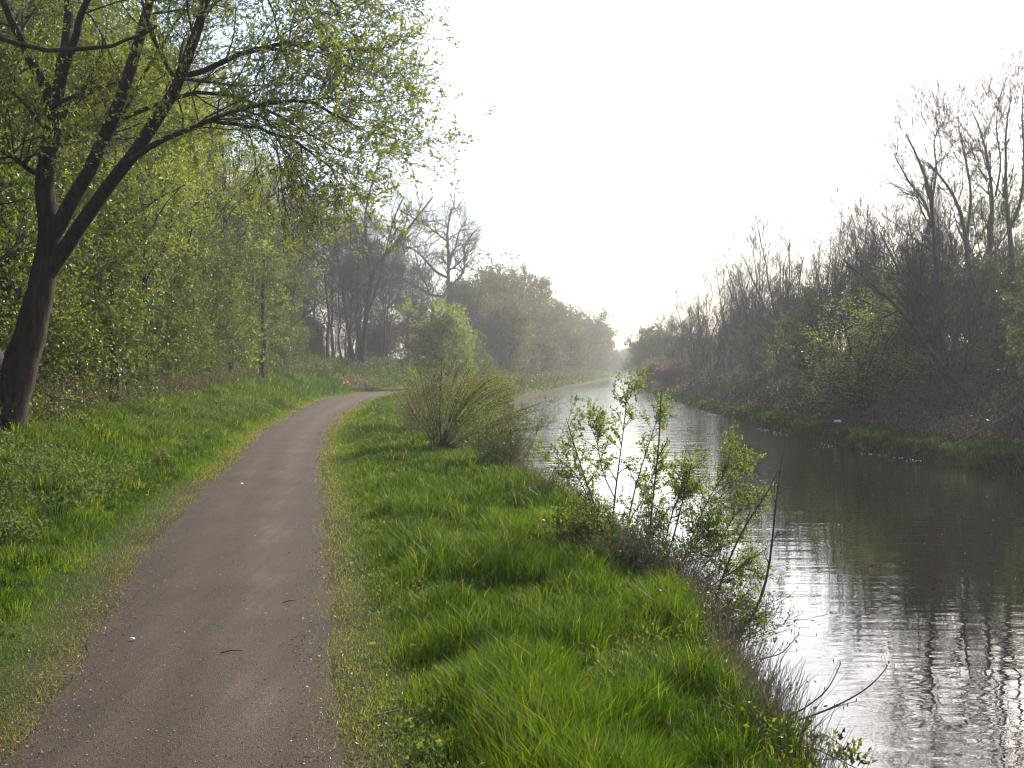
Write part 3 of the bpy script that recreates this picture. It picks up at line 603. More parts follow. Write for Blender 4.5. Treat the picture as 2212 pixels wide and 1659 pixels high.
for i, (k, x, y, s) in enumerate([('tall0', -11.5, 19, .9), ('tall1', -13.5, 24, 1.0), ('tall2', -12, 27, .85), ('tall0', -16.5, 30, 1.1), ('tall1', -13.5, 34, 1.0), ('tall2', -17.5, 37, 1.15),
        ('tall0', -14.5, 41, 1.0), ('tall1', -21, 42, 1.2), ('tall2', -18, 48, 1.15), ('tall0', -24, 50, 1.3), ('tall1', -17, 55, 1.1), ('tall2', -26, 60, 1.4), ('tall0', -21, 63, 1.25), ('tall1', -30, 70, 1.5)]):
    place(k, 'leafy_tree', 'tall thinly leaved tree standing in the left wood behind the hawthorns', 'tree', (x, y), rz(), s, group=G1)
for (k, x, y, s) in [('tall0', -9.3, 24, .72), ('tall2', -10.6, 30, .75), ('tall1', -10.5, 20, .8), ('tall0', -12.2, 37, .8), ('tall2', -13, 44, .85), ('tall1', -14, 50, .85), ('tall0', -15.2, 57, .9), ('tall2', -12.5, 16, .95), ('tall1', -14.8, 28, 1.1), ('tall0', -16, 62, .85)]:
    place(k, 'leafy_tree', 'tall thinly leaved tree standing in the left wood behind the hawthorns', 'tree', (x, y), rz(), s, group=G1)
G1b = 'hawthorns deeper in the left wood'
for (k, x, y, s) in [('haw0', -9.6, 15.5, .9), ('haw1', -11, 21, 1.0), ('haw2', -13, 27, 1.1), ('haw0', -14, 31, 1.1), ('haw1', -16, 36, 1.2), ('haw2', -15.5, 42, 1.2), ('haw0', -19, 46, 1.3), ('haw1', -17, 52, 1.1),
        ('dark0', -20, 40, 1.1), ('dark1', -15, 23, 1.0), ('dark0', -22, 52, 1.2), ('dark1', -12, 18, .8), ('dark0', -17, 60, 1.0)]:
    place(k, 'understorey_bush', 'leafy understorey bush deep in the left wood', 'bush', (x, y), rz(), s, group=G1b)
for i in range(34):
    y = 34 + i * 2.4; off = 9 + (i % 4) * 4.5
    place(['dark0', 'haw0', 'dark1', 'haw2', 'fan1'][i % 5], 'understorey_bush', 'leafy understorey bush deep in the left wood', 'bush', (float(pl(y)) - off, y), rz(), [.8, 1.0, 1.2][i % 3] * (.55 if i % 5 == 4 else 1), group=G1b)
place('slim0', 'slender_tree', 'slender tree with twin leaning stems left of the bare tangle', 'tree', (-12.6, 46), .4, .95)
place('slim1', 'slender_tree', 'dark slender tree stem right beside the twin leaning stems', 'tree', (-12.9, 53), 1.9, .95)
place('slim0', 'slender_tree', 'thin young tree between the hawthorns and the twin stems', 'tree', (-14.8, 44), 3.0, .8)
G2 = 'bare trees beyond the bend of the path'
for (k, x, y, s) in [('bare0', -14.5, 66, .95), ('bare1', -16, 73, 1.1), ('bare2', -13.8, 78, 1.0), ('bare0', -17.5, 84, 1.15), ('bare1', -14.5, 92, 1.1), ('bare2', -20, 90, 1.2), ('bare0', -12, 98, 1.0), ('bare1', -16, 106, 1.2), ('bare2', -23, 76, 1.1),
        ('bare1', -19, 68, 1.0)]:
    place(k, 'bare_tree', 'bare twiggy tree in the tangle beyond the bend of the path', 'tree', (x, y), rz(), s, group=G2)
for i in range(26):
    y = 58 + i * 2.2; off = 4.6 + (i % 4) * 2.6 + (i % 3)
    place('bare%d' % (i % 3), 'bare_tree', 'bare twiggy tree in the tangle beyond the bend of the path', 'tree', (float(pl(y)) - off, y), rz(), .75 + .12 * (i % 4), group=G2)
G3 = 'low thicket behind the bend'
for (k, x, y, s) in [('fan0', -13, 80, .35), ('fan1', -11.5, 90, .4), ('fan2', -12.5, 97, .42), ('fan0', -14.5, 72, .35), ('fan1', -10, 104, .45), ('fan2', -9, 96, .35), ('dark0', -16, 82, .6), ('dark1', -14, 100, .7), ('haw2', -14.5, 68, .55)]:
    place(k, 'thicket_bush', 'low greyish thicket bush behind the bend of the path', 'bush', (x, y), rz(), s, group=G3)

def guided(name, label, cat, lines, bark, twig, leaf, seed, n1, l1, n2, l2, n3=0, l3=.3, per=0, size=(.05, .09), wr=.5, up=.05, minr=.003, sides=8, tw=.5, n=12, t0=.2, wand=.12, ang=(25, 65), partname='trunk', crname='crown', lspr=.02, rk=1.0):
    r = np.random.default_rng(seed); L = [pline(l, n) for l in lines]; b0 = L[0][0][0].copy()
    for C, R in L:                                   # set the feet into the ground
        if np.linalg.norm(C[0] - b0) < .35: C[0, 2] = min(C[0, 2], float(height(C[0, 0], C[0, 1])) - .12)
    base = L[0][0][0].copy()
    e = empty(name, base, label=label, cat=cat); tb = Buf()
    for C, R in L: tubes(tb, C - base, R * rk, sides, 0)
    tb.build(partname, bark, e)
    C0 = np.stack([c - base for c, _ in L]); R0 = np.stack([q for _, q in L]); cb = Buf(); lv = []
    C1, R1 = kids(C0, R0, n1, t0, 1, .4, ang, 7, up, wand, tw, r, minr=minr, absL=l1); lv.append((C1, R1))
    if n2: C2, R2 = kids(C1, R1, n2, .15, 1, .4, ang, 5, up, wand, .6, r, minr=minr * .8, absL=l2); lv.append((C2, R2))
    if n3: C3, R3 = kids(C2, R2, n3, .15, 1, .4, ang, 4, up * .5, wand, .6, r, minr=minr * .7, absL=l3); lv.append((C3, R3))
    for C, R in lv: tubes(cb, C, R, 3, 0)
    if per:
        for C, R in lv[-2:]: leaves(cb, C, per, size, r, 1, .1, wr, lspr, .3)
    cb.build(crname, [twig, leaf], e); return e
Yk = 86
guided('forked_tree', 'slim dark forked tree standing where the path bends out of sight', 'tree',
 [[(778, 792, Yk, 13), (790, 700, Yk, 11), (796, 640, Yk, 10), (800, 600, Yk, 9), (812, 570, Yk, 8), (850, 530, Yk, 7), (880, 500, Yk, 5), (935, 425, Yk, 3)],
  [(800, 600, Yk, 7), (792, 540, Yk, 6), (785, 480, Yk, 5), (800, 400, Yk, 4), (830, 320, Yk, 3)],
  [(790, 690, Yk, 7), (815, 620, Yk + 1, 6), (830, 560, Yk + 1, 5), (850, 470, Yk + 1, 4), (870, 430, Yk + 1, 3)]], M['bark'], M['twig_dark'], M['leaf_olive'], 401, 26, 3.4, 8, 1.6, 5, .8, 0, up=.08, minr=.009)
guided('leaning_tree', 'thin leaning tree just left of the slim forked tree', 'tree',
 [[(770, 790, Yk, 9), (755, 745, Yk, 8), (750, 690, Yk, 7), (735, 600, Yk, 6), (720, 500, Yk, 5), (725, 400, Yk, 3)],
  [(752, 720, Yk, 5), (775, 670, Yk, 5), (770, 600, Yk, 4), (778, 520, Yk, 3)]], M['bark'], M['twig_dark'], M['leaf_olive'], 402, 20, 2.8, 7, 1.4, 5, .7, 0, up=.08, minr=.009)
Yo = 120
guided('bare_oak', 'tall bare oak with crooked limbs rising above the brown-green trees', 'tree',
 [[(965, 790, Yo, 20), (967, 700, Yo, 16), (970, 620, Yo, 12), (966, 580, Yo, 10), (972, 540, Yo, 8), (962, 505, Yo, 8), (970, 480, Yo, 6), (975, 450, Yo, 4)],
  [(968, 600, Yo, 9), (945, 592, Yo, 8), (925, 570, Yo, 7), (905, 545, Yo, 5), (880, 530, Yo, 4), (865, 545, Yo, 3)],
  [(965, 520, Yo, 6), (945, 505, Yo, 5), (925, 490, Yo, 4), (910, 470, Yo, 3)],
  [(970, 620, Yo, 9), (995, 600, Yo, 8), (1008, 575, Yo, 6), (1000, 545, Yo, 5), (1005, 520, Yo, 4), (1030, 495, Yo, 3)],
  [(966, 640, Yo, 9), (930, 640, Yo, 8), (905, 620, Yo, 6), (880, 610, Yo, 4), (860, 600, Yo, 3)],
  [(969, 560, Yo, 6), (985, 535, Yo, 5), (990, 500, Yo, 4), (1005, 480, Yo, 3)],
  [(930, 640, Yo, 6), (915, 600, Yo, 5), (905, 580, Yo, 4), (895, 540, Yo, 3)]], M['bark'], M['twig_dark'], M['leaf_olive'], 403, 20, 3.4, 9, 1.8, 5, .9, 0, up=.04, wand=.25, minr=.016, ang=(35, 80), rk=.75)
# receding row of rounded trees
row = [('bright', 945, 652, 82, 1.25, 'bright green leafy bush at the front of the far left row', 'bush'),
 ('bright', 985, 715, 84, .8, 'smaller green bush at the right foot of the bright green bush', 'bush'),
 ('round0', 1010, 600, 118, 1, 'brown-green rounded tree directly below the bare oak', 'tree'),
 ('round1', 1065, 555, 132, 1, 'tallest rounded brown-green tree right of the bare oak', 'tree'),
 ('round0', 1090, 640, 118, 1, 'golden brown tree at the front of the far left row', 'tree'),
 ('round1', 1135, 580, 155, 1, 'thin crowned brownish tree second from the bare oak', 'tree'),
 ('round0', 1165, 650, 145, 1, 'olive brown tree overhanging the far towpath bank', 'tree'),
 ('round2', 1205, 632, 180, 1, 'pale green hazy tree in the middle of the far row', 'tree'),
 ('round1', 1225, 690, 170, 1, 'low yellow-green tree by the far water edge', 'tree'),
 ('round2', 1250, 665, 205, 1, 'hazy green tree near the end of the far left row', 'tree'),
 ('round0', 1290, 690, 235, 1, 'last rounded hazy tree leaning over the distant water', 'tree'),
 ('round1', 1000, 690, 140, 1, 'brown tree half hidden behind the bright green bush', 'tree'),
 ('dark0', 1055, 750, 112, 1, 'low green bush under the golden brown tree', 'bush'),
 ('green0', 1150, 760, 135, 1, 'low hazy green bush on the far towpath bank', 'bush')]
for k, u, v, y, s, lab, cat in row:
    p = P(u, v, y); g = float(height(p[0], y)); hh = p[2] - g
    base_h = TOP[k]
    place(k, 'rounded_tree' if cat == 'tree' else 'leafy_bush', lab, cat, (p[0], y), rz(), max(.4, hh / base_h))
G7 = 'bushes at the foot of the far left row'
for i in range(26):
    y = 104 + i * 5.4; off = 7.2 + (i % 3) * 2.2
    place(['green0', 'dark0', 'haw0'][i % 3], 'leafy_bush', 'hazy green bush at the foot of the far left row of trees', 'bush', (float(xL(y)) - off, y), rz(), .5 + .12 * (i % 3), group=G7)
# distant trees closing the view
G4 = 'distant hazy trees closing the canal view'
for k, x, y, s in [('round2', 26, 300, .55), ('round0', 31, 305, .6), ('round1', 36, 300, .55), ('round2', 41, 310, .65), ('round0', 20, 310, .7), ('round1', 14, 300, .8), ('round2', 46, 296, .7), ('round0', 30, 322, .7), ('round1', 37, 326, .7)]:
    place(k, 'distant_tree', 'small hazy tree closing the view at the far end of the canal', 'tree', (x, y, -.4), rz(), s, group=G4)

# ------------------------------------------------------------------ right wood
def at_top(key, u, v, y, H): 
    p = P(u, v, y); g = float(height(p[0], y)); return (p[0], y), (p[2] - g) / TOP[key]
for k, u, v, y, H, lab in [
 ('alder0', 2150, 330, 42, 12, 'slim bare tree standing behind the four tall crooked ones'),
 ('alder1', 2055, 340, 45, 12, 'thin bare tree seen between the tall crooked ones'),
 ('fan1', 1985, 400, 44, 10, 'bushy bare tree below the leftmost tall crooked tree'),
 ('fan0', 1930, 440, 45, 10, 'dense twiggy bare tree left of the tall bare trees'),
 ('fan1', 1855, 432, 49, 10, 'domed dark twiggy tree in the middle of the right wood'),
 ('fan2', 1785, 455, 53, 10, 'dark twiggy tree just left of the domed one'),
 ('fan0', 1700, 482, 60, 10, 'airy bare tree with upright stems above the dark thicket'),
 ('fan1', 1640, 500, 68, 10, 'pale airy bare tree with thin upright twigs'),
 ('fan2', 1570, 545, 76, 10, 'fan-shaped bare tree on the sloping right skyline'),
 ('fan0', 1510, 600, 90, 10, 'small fan-shaped bare tree further down the right skyline'),
 ('fan1', 1455, 650, 108, 10, 'low bare tree near the far end of the right wood'),
 ('round2', 1412, 690, 132, 12.5, 'rounded greenish tree near the far end of the right wood'),
 ('green0', 1385, 715, 150, 6, 'last rounded bush of the right wood beside the bright water')]:
    loc, s = at_top(k, u, v, y, H); s *= 1.1 if k.startswith('fan') else 1; place(k, 'bare_tree' if 'bare' in lab or 'twiggy' in lab else ('rounded_tree' if 'tree' in lab else 'leafy_bush'), lab, 'bush' if 'bush' in lab else 'tree', loc, rz(), s)
G5 = 'dark bushes of the right wood'
r5 = random.Random(8)
for i in range(38):
    y = 24 * (150 / 24) ** (i / 37); off = 4.4 + (i % 3) * 2.6 + r5.uniform(-.7, .7)
    k = ['fan0', 'dark1', 'fan2', 'haw1', 'fan1', 'dark0'][i % 6]; s = r5.uniform(.75, 1.1) * (.8 if k.startswith(('dark', 'haw')) else .62)
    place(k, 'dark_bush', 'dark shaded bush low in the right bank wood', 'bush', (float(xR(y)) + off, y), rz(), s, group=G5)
G6 = 'trees at the back of the right wood'
for i in range(22):
    y = 27 * (150 / 27) ** (i / 21); off = 11 + (i % 3) * 3.5 + r5.uniform(-1, 1)
    k = ['fan1', 'fan0', 'dark0', 'fan2'][i % 4]; s = r5.uniform(.8, 1.0) * (1 if k.startswith('dark') else .75)
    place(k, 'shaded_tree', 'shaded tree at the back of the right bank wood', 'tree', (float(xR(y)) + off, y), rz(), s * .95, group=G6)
for k, x, y, s, lab in [('tall1', 19, 47, .52, 'leafy green tree glimpsed behind the tall bare trees'), ('tall1', 19.5, 42, .68, 'green leafy tree showing between the tall bare stems'), ('tall1', 22, 36, .7, 'green leafy tree at the right edge behind the tallest bare tree')]:
    place(k, 'leafy_tree', lab, 'tree', (x, y), rz(), s)
place('sparse', 'hawthorn', 'pale green hawthorn overhanging the slope under the dark twiggy trees', 'hawthorn', (float(P(1865, 800, 35)[0]), 35), 1.0, (1.15, 1.15, .78))
place('redbush', 'red_shrub', 'reddish twiggy shrub low on the far right bank', 'shrub', (float(P(1445, 800, 92)[0]), 92), 0, (1.7, 1.7, .85))
place('yelbush', 'yellow_shrub', 'small yellow-green shrub beside the reddish one at the water edge', 'shrub', (float(P(1398, 800, 108)[0]) + .3, 108), 0, .9)
guided('leaning_bare_tree', 'bare tree leaning left out over the pale green hawthorn', 'tree',
 [[(2150, 905, 30, 14), (2090, 850, 30, 12), (2030, 790, 29.5, 11), (1985, 720, 29, 10), (1940, 660, 28.5, 8), (1880, 610, 28, 6), (1820, 560, 28, 4)],
  [(2060, 820, 29.8, 8), (2040, 740, 29, 7), (2010, 660, 28.5, 5), (1960, 590, 28, 4)],
  [(1985, 720, 29, 6), (1970, 650, 29, 5), (1930, 560, 28.5, 4), (1900, 500, 28.5, 3)]], M['bark_grey'], M['twig_dark'], M['leaf_olive'], 404, 16, 1.6, 6, .8, 4, .45, 0, up=.02, minr=.006)
TB = dict(bark=M['bark_grey'], twig=M['twig_dark'], leaf=M['leaf_olive'], n1=16, l1=2.1, n2=8, l2=1.1, n3=4, l3=.55, up=.10, minr=.008, t0=.38, ang=(25, 60), wand=.13)
for sd_k, lab, ln in [
 (421, 'tall crooked bare tree leaning left, leftmost of the four tall ones', [[(2040, 880, 34, 15), (2030, 740, 34, 13), (2025, 601, 34, 11), (2016, 488, 34, 9), (2012, 411, 34, 7), (1989, 352, 34, 5), (1957, 288, 34, 3)], [(2018, 500, 34, 7), (1998, 433, 34, 6), (1962, 393, 34, 4), (1930, 330, 34, 2)], [(2014, 430, 34, 5), (2025, 360, 34, 4), (2015, 310, 34, 3), (2030, 270, 34, 2)]]),
 (422, 'bare tree forking left, second of the four tall ones', [[(2105, 890, 35, 15), (2102, 760, 35, 13), (2098, 624, 35, 11), (2089, 506, 35, 9), (2071, 433, 35, 7), (2039, 388, 35, 5), (2003, 350, 35, 3)], [(2089, 510, 35, 6), (2100, 420, 35, 5), (2085, 340, 35, 4), (2070, 270, 35, 2)]]),
 (423, 'bare tree with wavy stem, third of the four tall ones', [[(2130, 890, 36, 15), (2130, 740, 36, 13), (2134, 601, 36, 11), (2139, 488, 36, 9), (2152, 420, 36, 7), (2130, 352, 36, 6), (2131, 298, 36, 4), (2100, 240, 36, 2)], [(2150, 425, 36, 5), (2165, 350, 36, 4), (2150, 280, 36, 3), (2158, 210, 36, 2)]]),
 (424, 'tallest bare tree, at the right edge of the photo', [[(2190, 890, 33, 17), (2190, 720, 33, 14), (2188, 578, 33, 12), (2184, 488, 33, 10), (2165, 425, 33, 7), (2179, 352, 33, 6), (2163, 284, 33, 4), (2186, 205, 33, 2)], [(2184, 490, 33, 8), (2208, 440, 33, 6), (2214, 330, 33, 5), (2205, 240, 33, 3), (2215, 160, 33, 2)]])]:
    guided('bare_tree', lab, 'tree', ln, seed=sd_k, **TB)
# fallen branch
C, R = pline([(2050, 968, 23.6, 3), (2085, 944, 23.8, 5), (2110, 938, 23.8, 6), (2150, 910, 24, 6), (2175, 902, 24.2, 7), (2210, 868, 24.3, 7), (2250, 838, 24.6, 8)], 10)
b_ = Buf(); bs = C[0].copy(); tubes(b_, C - bs, R, 8); fb = b_.build('fallen_branch', M['twig']); fb.location = bs
tag(fb, 'reddish brown fallen branch sloping down to the far water edge', 'branch')

# ------------------------------------------------------------------ willow shrub on the towpath bank
def shrub(name, label, cat, u, v, z, n, H, lean, spread, seed, leaf, per, size, n1=9, n2=4, twig='twig', stemr=.007, l1=.35, l2=.16):
    r = np.random.default_rng(seed); b = G(u, v, z); b[2] = float(height(b[0], b[1])) - .03
    e = empty(name, b, label=label, cat=cat); d = nrm(np.stack([r.normal(lean[0], spread, n), r.normal(lean[1], spread, n), np.ones(n)], 1))
    m = 9; L = H * (.3 + .85 * r.uniform(0, 1, n) ** 1.3) / d[:, 2] ** .6; pts = [np.stack([r.normal(0, .12, n), r.normal(0, .15, n), np.zeros(n)], 1)]
    for k in range(m - 1):
        d = nrm(d + r.normal(0, .05, (n, 3)) + np.array([lean[0] * .05, 0, -.01])); pts.append(pts[-1] + d * (L / (m - 1))[:, None])
    C0 = np.stack(pts, 1); R0 = stemr * r.uniform(.6, 1.1, n)[:, None] * np.linspace(1, .3, m)
    tb = Buf(); tubes(tb, C0, R0, 5); tb.build('stems', M[twig], e)
    cb = Buf(); C1, R1 = kids(C0, R0, n1, .2, 1, .3, (20, 50), 5, .03, .1, .6, r, minr=.002, absL=l1); C2, R2 = kids(C1, R1, n2, .2, 1, .3, (20, 55), 4, .02, .1, .6, r, minr=.0015, absL=l2)
    tubes(cb, C1, R1, 3); tubes(cb, C2, R2, 3)
    if per: leaves(cb, C2, per, size, r, 1, .1, .45, .01, .3); leaves(cb, C1, per, size, r, 1, .1, .45, .01, .3)
    cb.build('crown', [M[twig], leaf], e); return e
Yw = 20.0
wl_ = [[(1180, 866), (1120, 885), (1060, 915), (1005, 950)], [(1165, 925), (1100, 930), (1050, 945), (1000, 965)], [(1110, 835), (1060, 850), (1010, 890), (975, 940)], [(1075, 812), (1035, 835), (995, 880), (965, 940)],
 [(1035, 800), (1010, 830), (980, 880), (960, 940)], [(995, 782), (980, 820), (965, 880), (955, 940)], [(955, 788), (952, 830), (950, 890), (950, 945)], [(915, 800), (920, 840), (932, 890), (942, 945)], [(885, 815), (895, 850), (915, 900), (938, 950)],
 [(872, 850), (885, 880), (910, 915), (935, 955)], [(1090, 870), (1050, 880), (1010, 910), (975, 955)], [(1130, 905), (1080, 915), (1030, 930), (985, 960)], [(1010, 795), (995, 830), (975, 890), (957, 945)], [(935, 792), (936, 830), (942, 890), (947, 945)], [(1050, 845), (1020, 870), (990, 910), (965, 950)]]
r8 = random.Random(4); lines = []
for k in range(3):
    for q in wl_:
        jx, jv, jy = r8.uniform(-22, 22) * (k > 0), r8.uniform(-8, 26) * (k > 0), r8.uniform(-.7, .9)
        lines.append([(950 + r8.uniform(-22, 22), 976, Yw + jy * .3, 3.2)] + [(u + jx * (1 - n / 4), v + jv * (1 - n / 4), Yw + jy * (1 - n / 5), .8 + .4 * n) for n, (u, v) in reversed(list(enumerate(q)))])
guided('willow_shrub', 'loose willow shrub with thin stems arching right towards the water', 'shrub', lines, M['twig'], M['twig'], M['leaf_fresh'], 501, 8, .4, 5, .2, 0, 0, 3, (.02, .045), .45, up=.05, minr=.003, sides=4, partname='stems', lspr=.01, t0=.25, n=10)
shrub('willow_shrub', 'second thin willow shrub just behind the loose arching one', 'shrub', 1000, 925, 0, 30, 1.5, (.3, .2), .7, 502, M['leaf_fresh'], 2, (.025, .05), stemr=.006)
shrub('dry_shrub', 'brown leafless shrub at the left foot of the willow shrub', 'shrub', 900, 940, 0, 60, 1.3, (-.05, 0), .3, 503, M['dead'], 0, (.02, .03), twig='stalk')
shrub('bramble_bush', 'straggly half leafless bramble bush between willow shrub and water', 'bramble', 1075, 1050, -.25, 40, .9, (.1, -.1), .6, 504, M['leaf_haw'], 2, (.02, .04))
shrub('bramble_bush', 'low brambles with arching dark stems right of the willow shrub', 'bramble', 1060, 985, -.2, 22, .8, (.3, 0), .7, 505, M['leaf_fresh'], 2, (.02, .045))
shrub('bank_bush', 'low olive bush behind the willow shrub along the bank', 'bush', 1030, 880, 0, 45, 1.6, (.1, 0), .65, 506, M['leaf_fresh'], 2, (.04, .08), stemr=.01, l1=.5, l2=.25)
shrub('bank_bush', 'olive bush at the water side further along the bank', 'bush', 1075, 866, -.2, 35, 1.3, (.1, 0), .7, 507, M['leaf_fresh'], 2, (.05, .09), stemr=.012, l1=.6, l2=.3)

# ------------------------------------------------------------------ hawthorn saplings and bare stems at the near water edge
Yh = 9.0
guided('hawthorn_sapling', 'young hawthorn with fresh leaves on tall upright stems over the bright water', 'sapling',
 [[(1325, 1260, Yh, 9), (1320, 1150, Yh, 7), (1330, 1050, Yh, 6), (1345, 950, Yh, 4), (1352, 880, Yh, 3), (1358, 828, Yh, 2)],
  [(1325, 1250, Yh, 7), (1300, 1130, Yh, 6), (1265, 1040, Yh, 5), (1240, 960, Yh, 4), (1222, 900, Yh, 2)],
  [(1300, 1140, Yh, 4), (1265, 1060, Yh, 4), (1235, 1010, Yh, 3), (1195, 985, Yh, 2)],
  [(1345, 1240, Yh, 7), (1355, 1130, Yh, 6), (1375, 1040, Yh, 5), (1405, 950, Yh, 3), (1428, 880, Yh, 2)],
  [(1330, 1080, Yh, 4), (1300, 1020, Yh, 4), (1290, 950, Yh, 3), (1270, 910, Yh, 2)],
  [(1355, 1130, Yh, 4), (1390, 1080, Yh, 3), (1410, 1020, Yh, 3), (1440, 1000, Yh, 2)],
  [(1310, 1250, Yh, 5), (1290, 1180, Yh, 4), (1255, 1130, Yh, 3), (1240, 1120, Yh, 2)]],
 M['twig_dark'], M['twig_dark'], M['leaf_sapling'], 601, 20, .22, 6, .09, 0, 0, 8, (.013, .030), .7, up=.04, minr=.0016, rk=.6, sides=5, partname='stems', lspr=.008)
guided('hawthorn_sapling', 'dense spreading leafy hawthorn right of the tall one, dark stems crossing it', 'sapling',
 [[(1440, 1300, Yh - .6, 8), (1430, 1200, Yh - .6, 7), (1450, 1110, Yh - .5, 5), (1475, 1050, Yh - .5, 4), (1490, 1010, Yh - .5, 3)],
  [(1440, 1300, Yh - .6, 7), (1480, 1200, Yh - .4, 6), (1510, 1120, Yh - .4, 5), (1545, 1050, Yh - .3, 4), (1588, 995, Yh - .3, 2)],
  [(1445, 1300, Yh - .6, 6), (1510, 1240, Yh - .7, 5), (1555, 1180, Yh - .7, 4), (1580, 1120, Yh - .7, 3), (1605, 1090, Yh - .7, 2)],
  [(1450, 1310, Yh - .6, 6), (1520, 1280, Yh - .8, 5), (1570, 1240, Yh - .8, 4), (1610, 1230, Yh - .8, 3)],
  [(1440, 1310, Yh - .6, 6), (1410, 1230, Yh - .6, 5), (1400, 1160, Yh - .4, 4), (1420, 1100, Yh - .4, 3)],
  [(1480, 1330, Yh - .8, 5), (1540, 1330, Yh - .9, 4), (1590, 1310, Yh - 1, 3), (1620, 1340, Yh - 1, 2)],
  [(1450, 1310, Yh - .6, 5), (1470, 1230, Yh - .7, 4), (1500, 1180, Yh - .7, 4), (1520, 1150, Yh - .7, 3)]],
 M['twig_dark'], M['twig_dark'], M['leaf_sapling'], 602, 34, .26, 8, .10, 0, 0, 9, (.011, .026), .7, up=.03, minr=.0016, rk=.55, sides=5, partname='stems', lspr=.008)
def bare_stem(name, label, lines, seed, n1=5, l1=.12, mat='twig', up=.05, buds=True):
    r = np.random.default_rng(seed); L = [pline(l, 14) for l in lines]; C = L[0][0]
    C[0, 2] = min(C[0, 2], float(height(C[0, 0], C[0, 1])) - .06); base = C[0].copy()
    e = empty(name, base, label=label, cat='branch' if name == 'bare_sapling' else 'stalk' if name == 'dead_stalk' else 'bramble'); tb = Buf()
    for C, R in L: tubes(tb, C - base, R * .75, 6)
    tb.build('stem', M[mat], e); C0 = np.stack([c - base for c, _ in L]); R0 = np.stack([q for _, q in L])
    cb = Buf(); C1, R1 = kids(C0, R0, n1, .25, 1, .3, (30, 60), 4, up, .08, .5, r, minr=.0013, absL=l1); tubes(cb, C1, R1, 4)
    if buds:
        for q in (C0[:, -1], C1[:, -1]):
            tubes(cb, np.stack([q, q + [0, 0, .008], q + [0, 0, .02]], 1), np.tile([.0018, .0042, .001], (len(q), 1)), 5)
    if name == 'bramble': leaves(cb, C1, 5, (.02, .045), r, 1, .2, .6, .006, .4)
    cb.build('crown', [M[mat], M['leaf_haw']], e); return e
bare_stem('bare_sapling', 'straight tall bare stem with buds rising between the two hawthorns', [[(1385, 1300, 8.6, 7), (1400, 1180, 8.6, 6), (1412, 1060, 8.6, 5), (1424, 960, 8.6, 4), (1428, 848, 8.6, 3)], [(1421, 990, 8.6, 3), (1435, 965, 8.6, 3), (1442, 950, 8.6, 2)]], 611, 2, .05)
bare_stem('bare_sapling', 'bare budded stem in front of the dense hawthorn', [[(1415, 1290, 8.3, 6), (1450, 1180, 8.3, 5), (1475, 1080, 8.3, 4), (1492, 1010, 8.3, 3)]], 612, 3, .06)
bare_stem('bare_sapling', 'bare stem curving out over the water with long side shoots', [
 [(1470, 1455, 7.0, 9), (1540, 1425, 7.0, 9), (1600, 1385, 7.0, 8), (1640, 1310, 7.0, 8), (1662, 1240, 7.0, 7), (1670, 1150, 7.0, 6), (1678, 1060, 7.0, 4), (1690, 985, 7.0, 2)],
 [(1500, 1445, 7.0, 6), (1540, 1330, 7.1, 6), (1560, 1240, 7.1, 6), (1610, 1130, 7.2, 5), (1650, 1080, 7.2, 4), (1688, 1005, 7.2, 2)],
 [(1610, 1130, 7.2, 3), (1622, 1100, 7.2, 3), (1615, 1080, 7.2, 2)],
 [(1672, 1160, 7.0, 3), (1700, 1150, 7.0, 2.5), (1748, 1120, 7.0, 2)],
 [(1560, 1250, 7.1, 3), (1610, 1215, 7.1, 3), (1665, 1180, 7.1, 2), (1680, 1150, 7.1, 2)]], 613, 4, .08)
bare_stem('bare_sapling', 'low crooked bare branch hanging down to the water surface', [
 [(1455, 1440, 6.9, 6), (1520, 1400, 6.9, 5), (1590, 1432, 6.9, 5), (1635, 1430, 6.9, 4), (1652, 1370, 6.9, 3), (1655, 1300, 6.9, 2)],
 [(1640, 1425, 6.9, 4), (1690, 1412, 6.9, 3), (1725, 1370, 6.9, 2)],
 [(1455, 1440, 6.9, 6), (1470, 1385, 7.2, 5), (1520, 1350, 7.4, 4), (1590, 1300, 7.4, 3), (1640, 1260, 7.4, 2)]], 614, 6, .12)
bare_stem('bare_sapling', 'curved bare shoot reaching right over the pale water, lower of two', [
 [(1600, 1600, 5.6, 6), (1680, 1570, 5.6, 6), (1760, 1545, 5.6, 5), (1840, 1510, 5.6, 5), (1890, 1475, 5.6, 4), (1915, 1442, 5.6, 3)],
 [(1760, 1545, 5.6, 3), (1810, 1525, 5.6, 3), (1850, 1515, 5.6, 2)]], 615, 2, .05)
bare_stem('bare_sapling', 'curved bare shoot reaching up over the pale water, upper of two', [
 [(1610, 1590, 5.7, 6), (1680, 1560, 5.7, 5), (1740, 1530, 5.7, 5), (1785, 1495, 5.7, 4), (1802, 1465, 5.7, 3), (1815, 1435, 5.7, 3)],
 [(1655, 1565, 5.7, 4), (1690, 1500, 5.7, 3), (1705, 1480, 5.7, 2)]], 616, 2, .05)
bare_stem('bramble', 'leafy bramble sprays at the bottom water edge', [
 [(1640, 1590, 5.2, 5), (1720, 1600, 5.2, 4), (1790, 1630, 5.2, 4), (1850, 1660, 5.2, 3)],
 [(1680, 1595, 5.2, 4), (1740, 1570, 5.2, 3), (1790, 1590, 5.2, 3), (1830, 1620, 5.2, 2)],
 [(1720, 1640, 5.0, 4), (1780, 1640, 5.0, 3), (1860, 1640, 5.0, 2)]], 617, 10, .1, buds=False)
bare_stem('dead_stalk', 'thick pale dead stalk leaning against the bank at the bottom edge', [[(1600, 1535, 5.6, 8), (1660, 1600, 5.3, 9), (1720, 1680, 5.0, 10)]], 618, 1, .03, mat='stalk', buds=False)
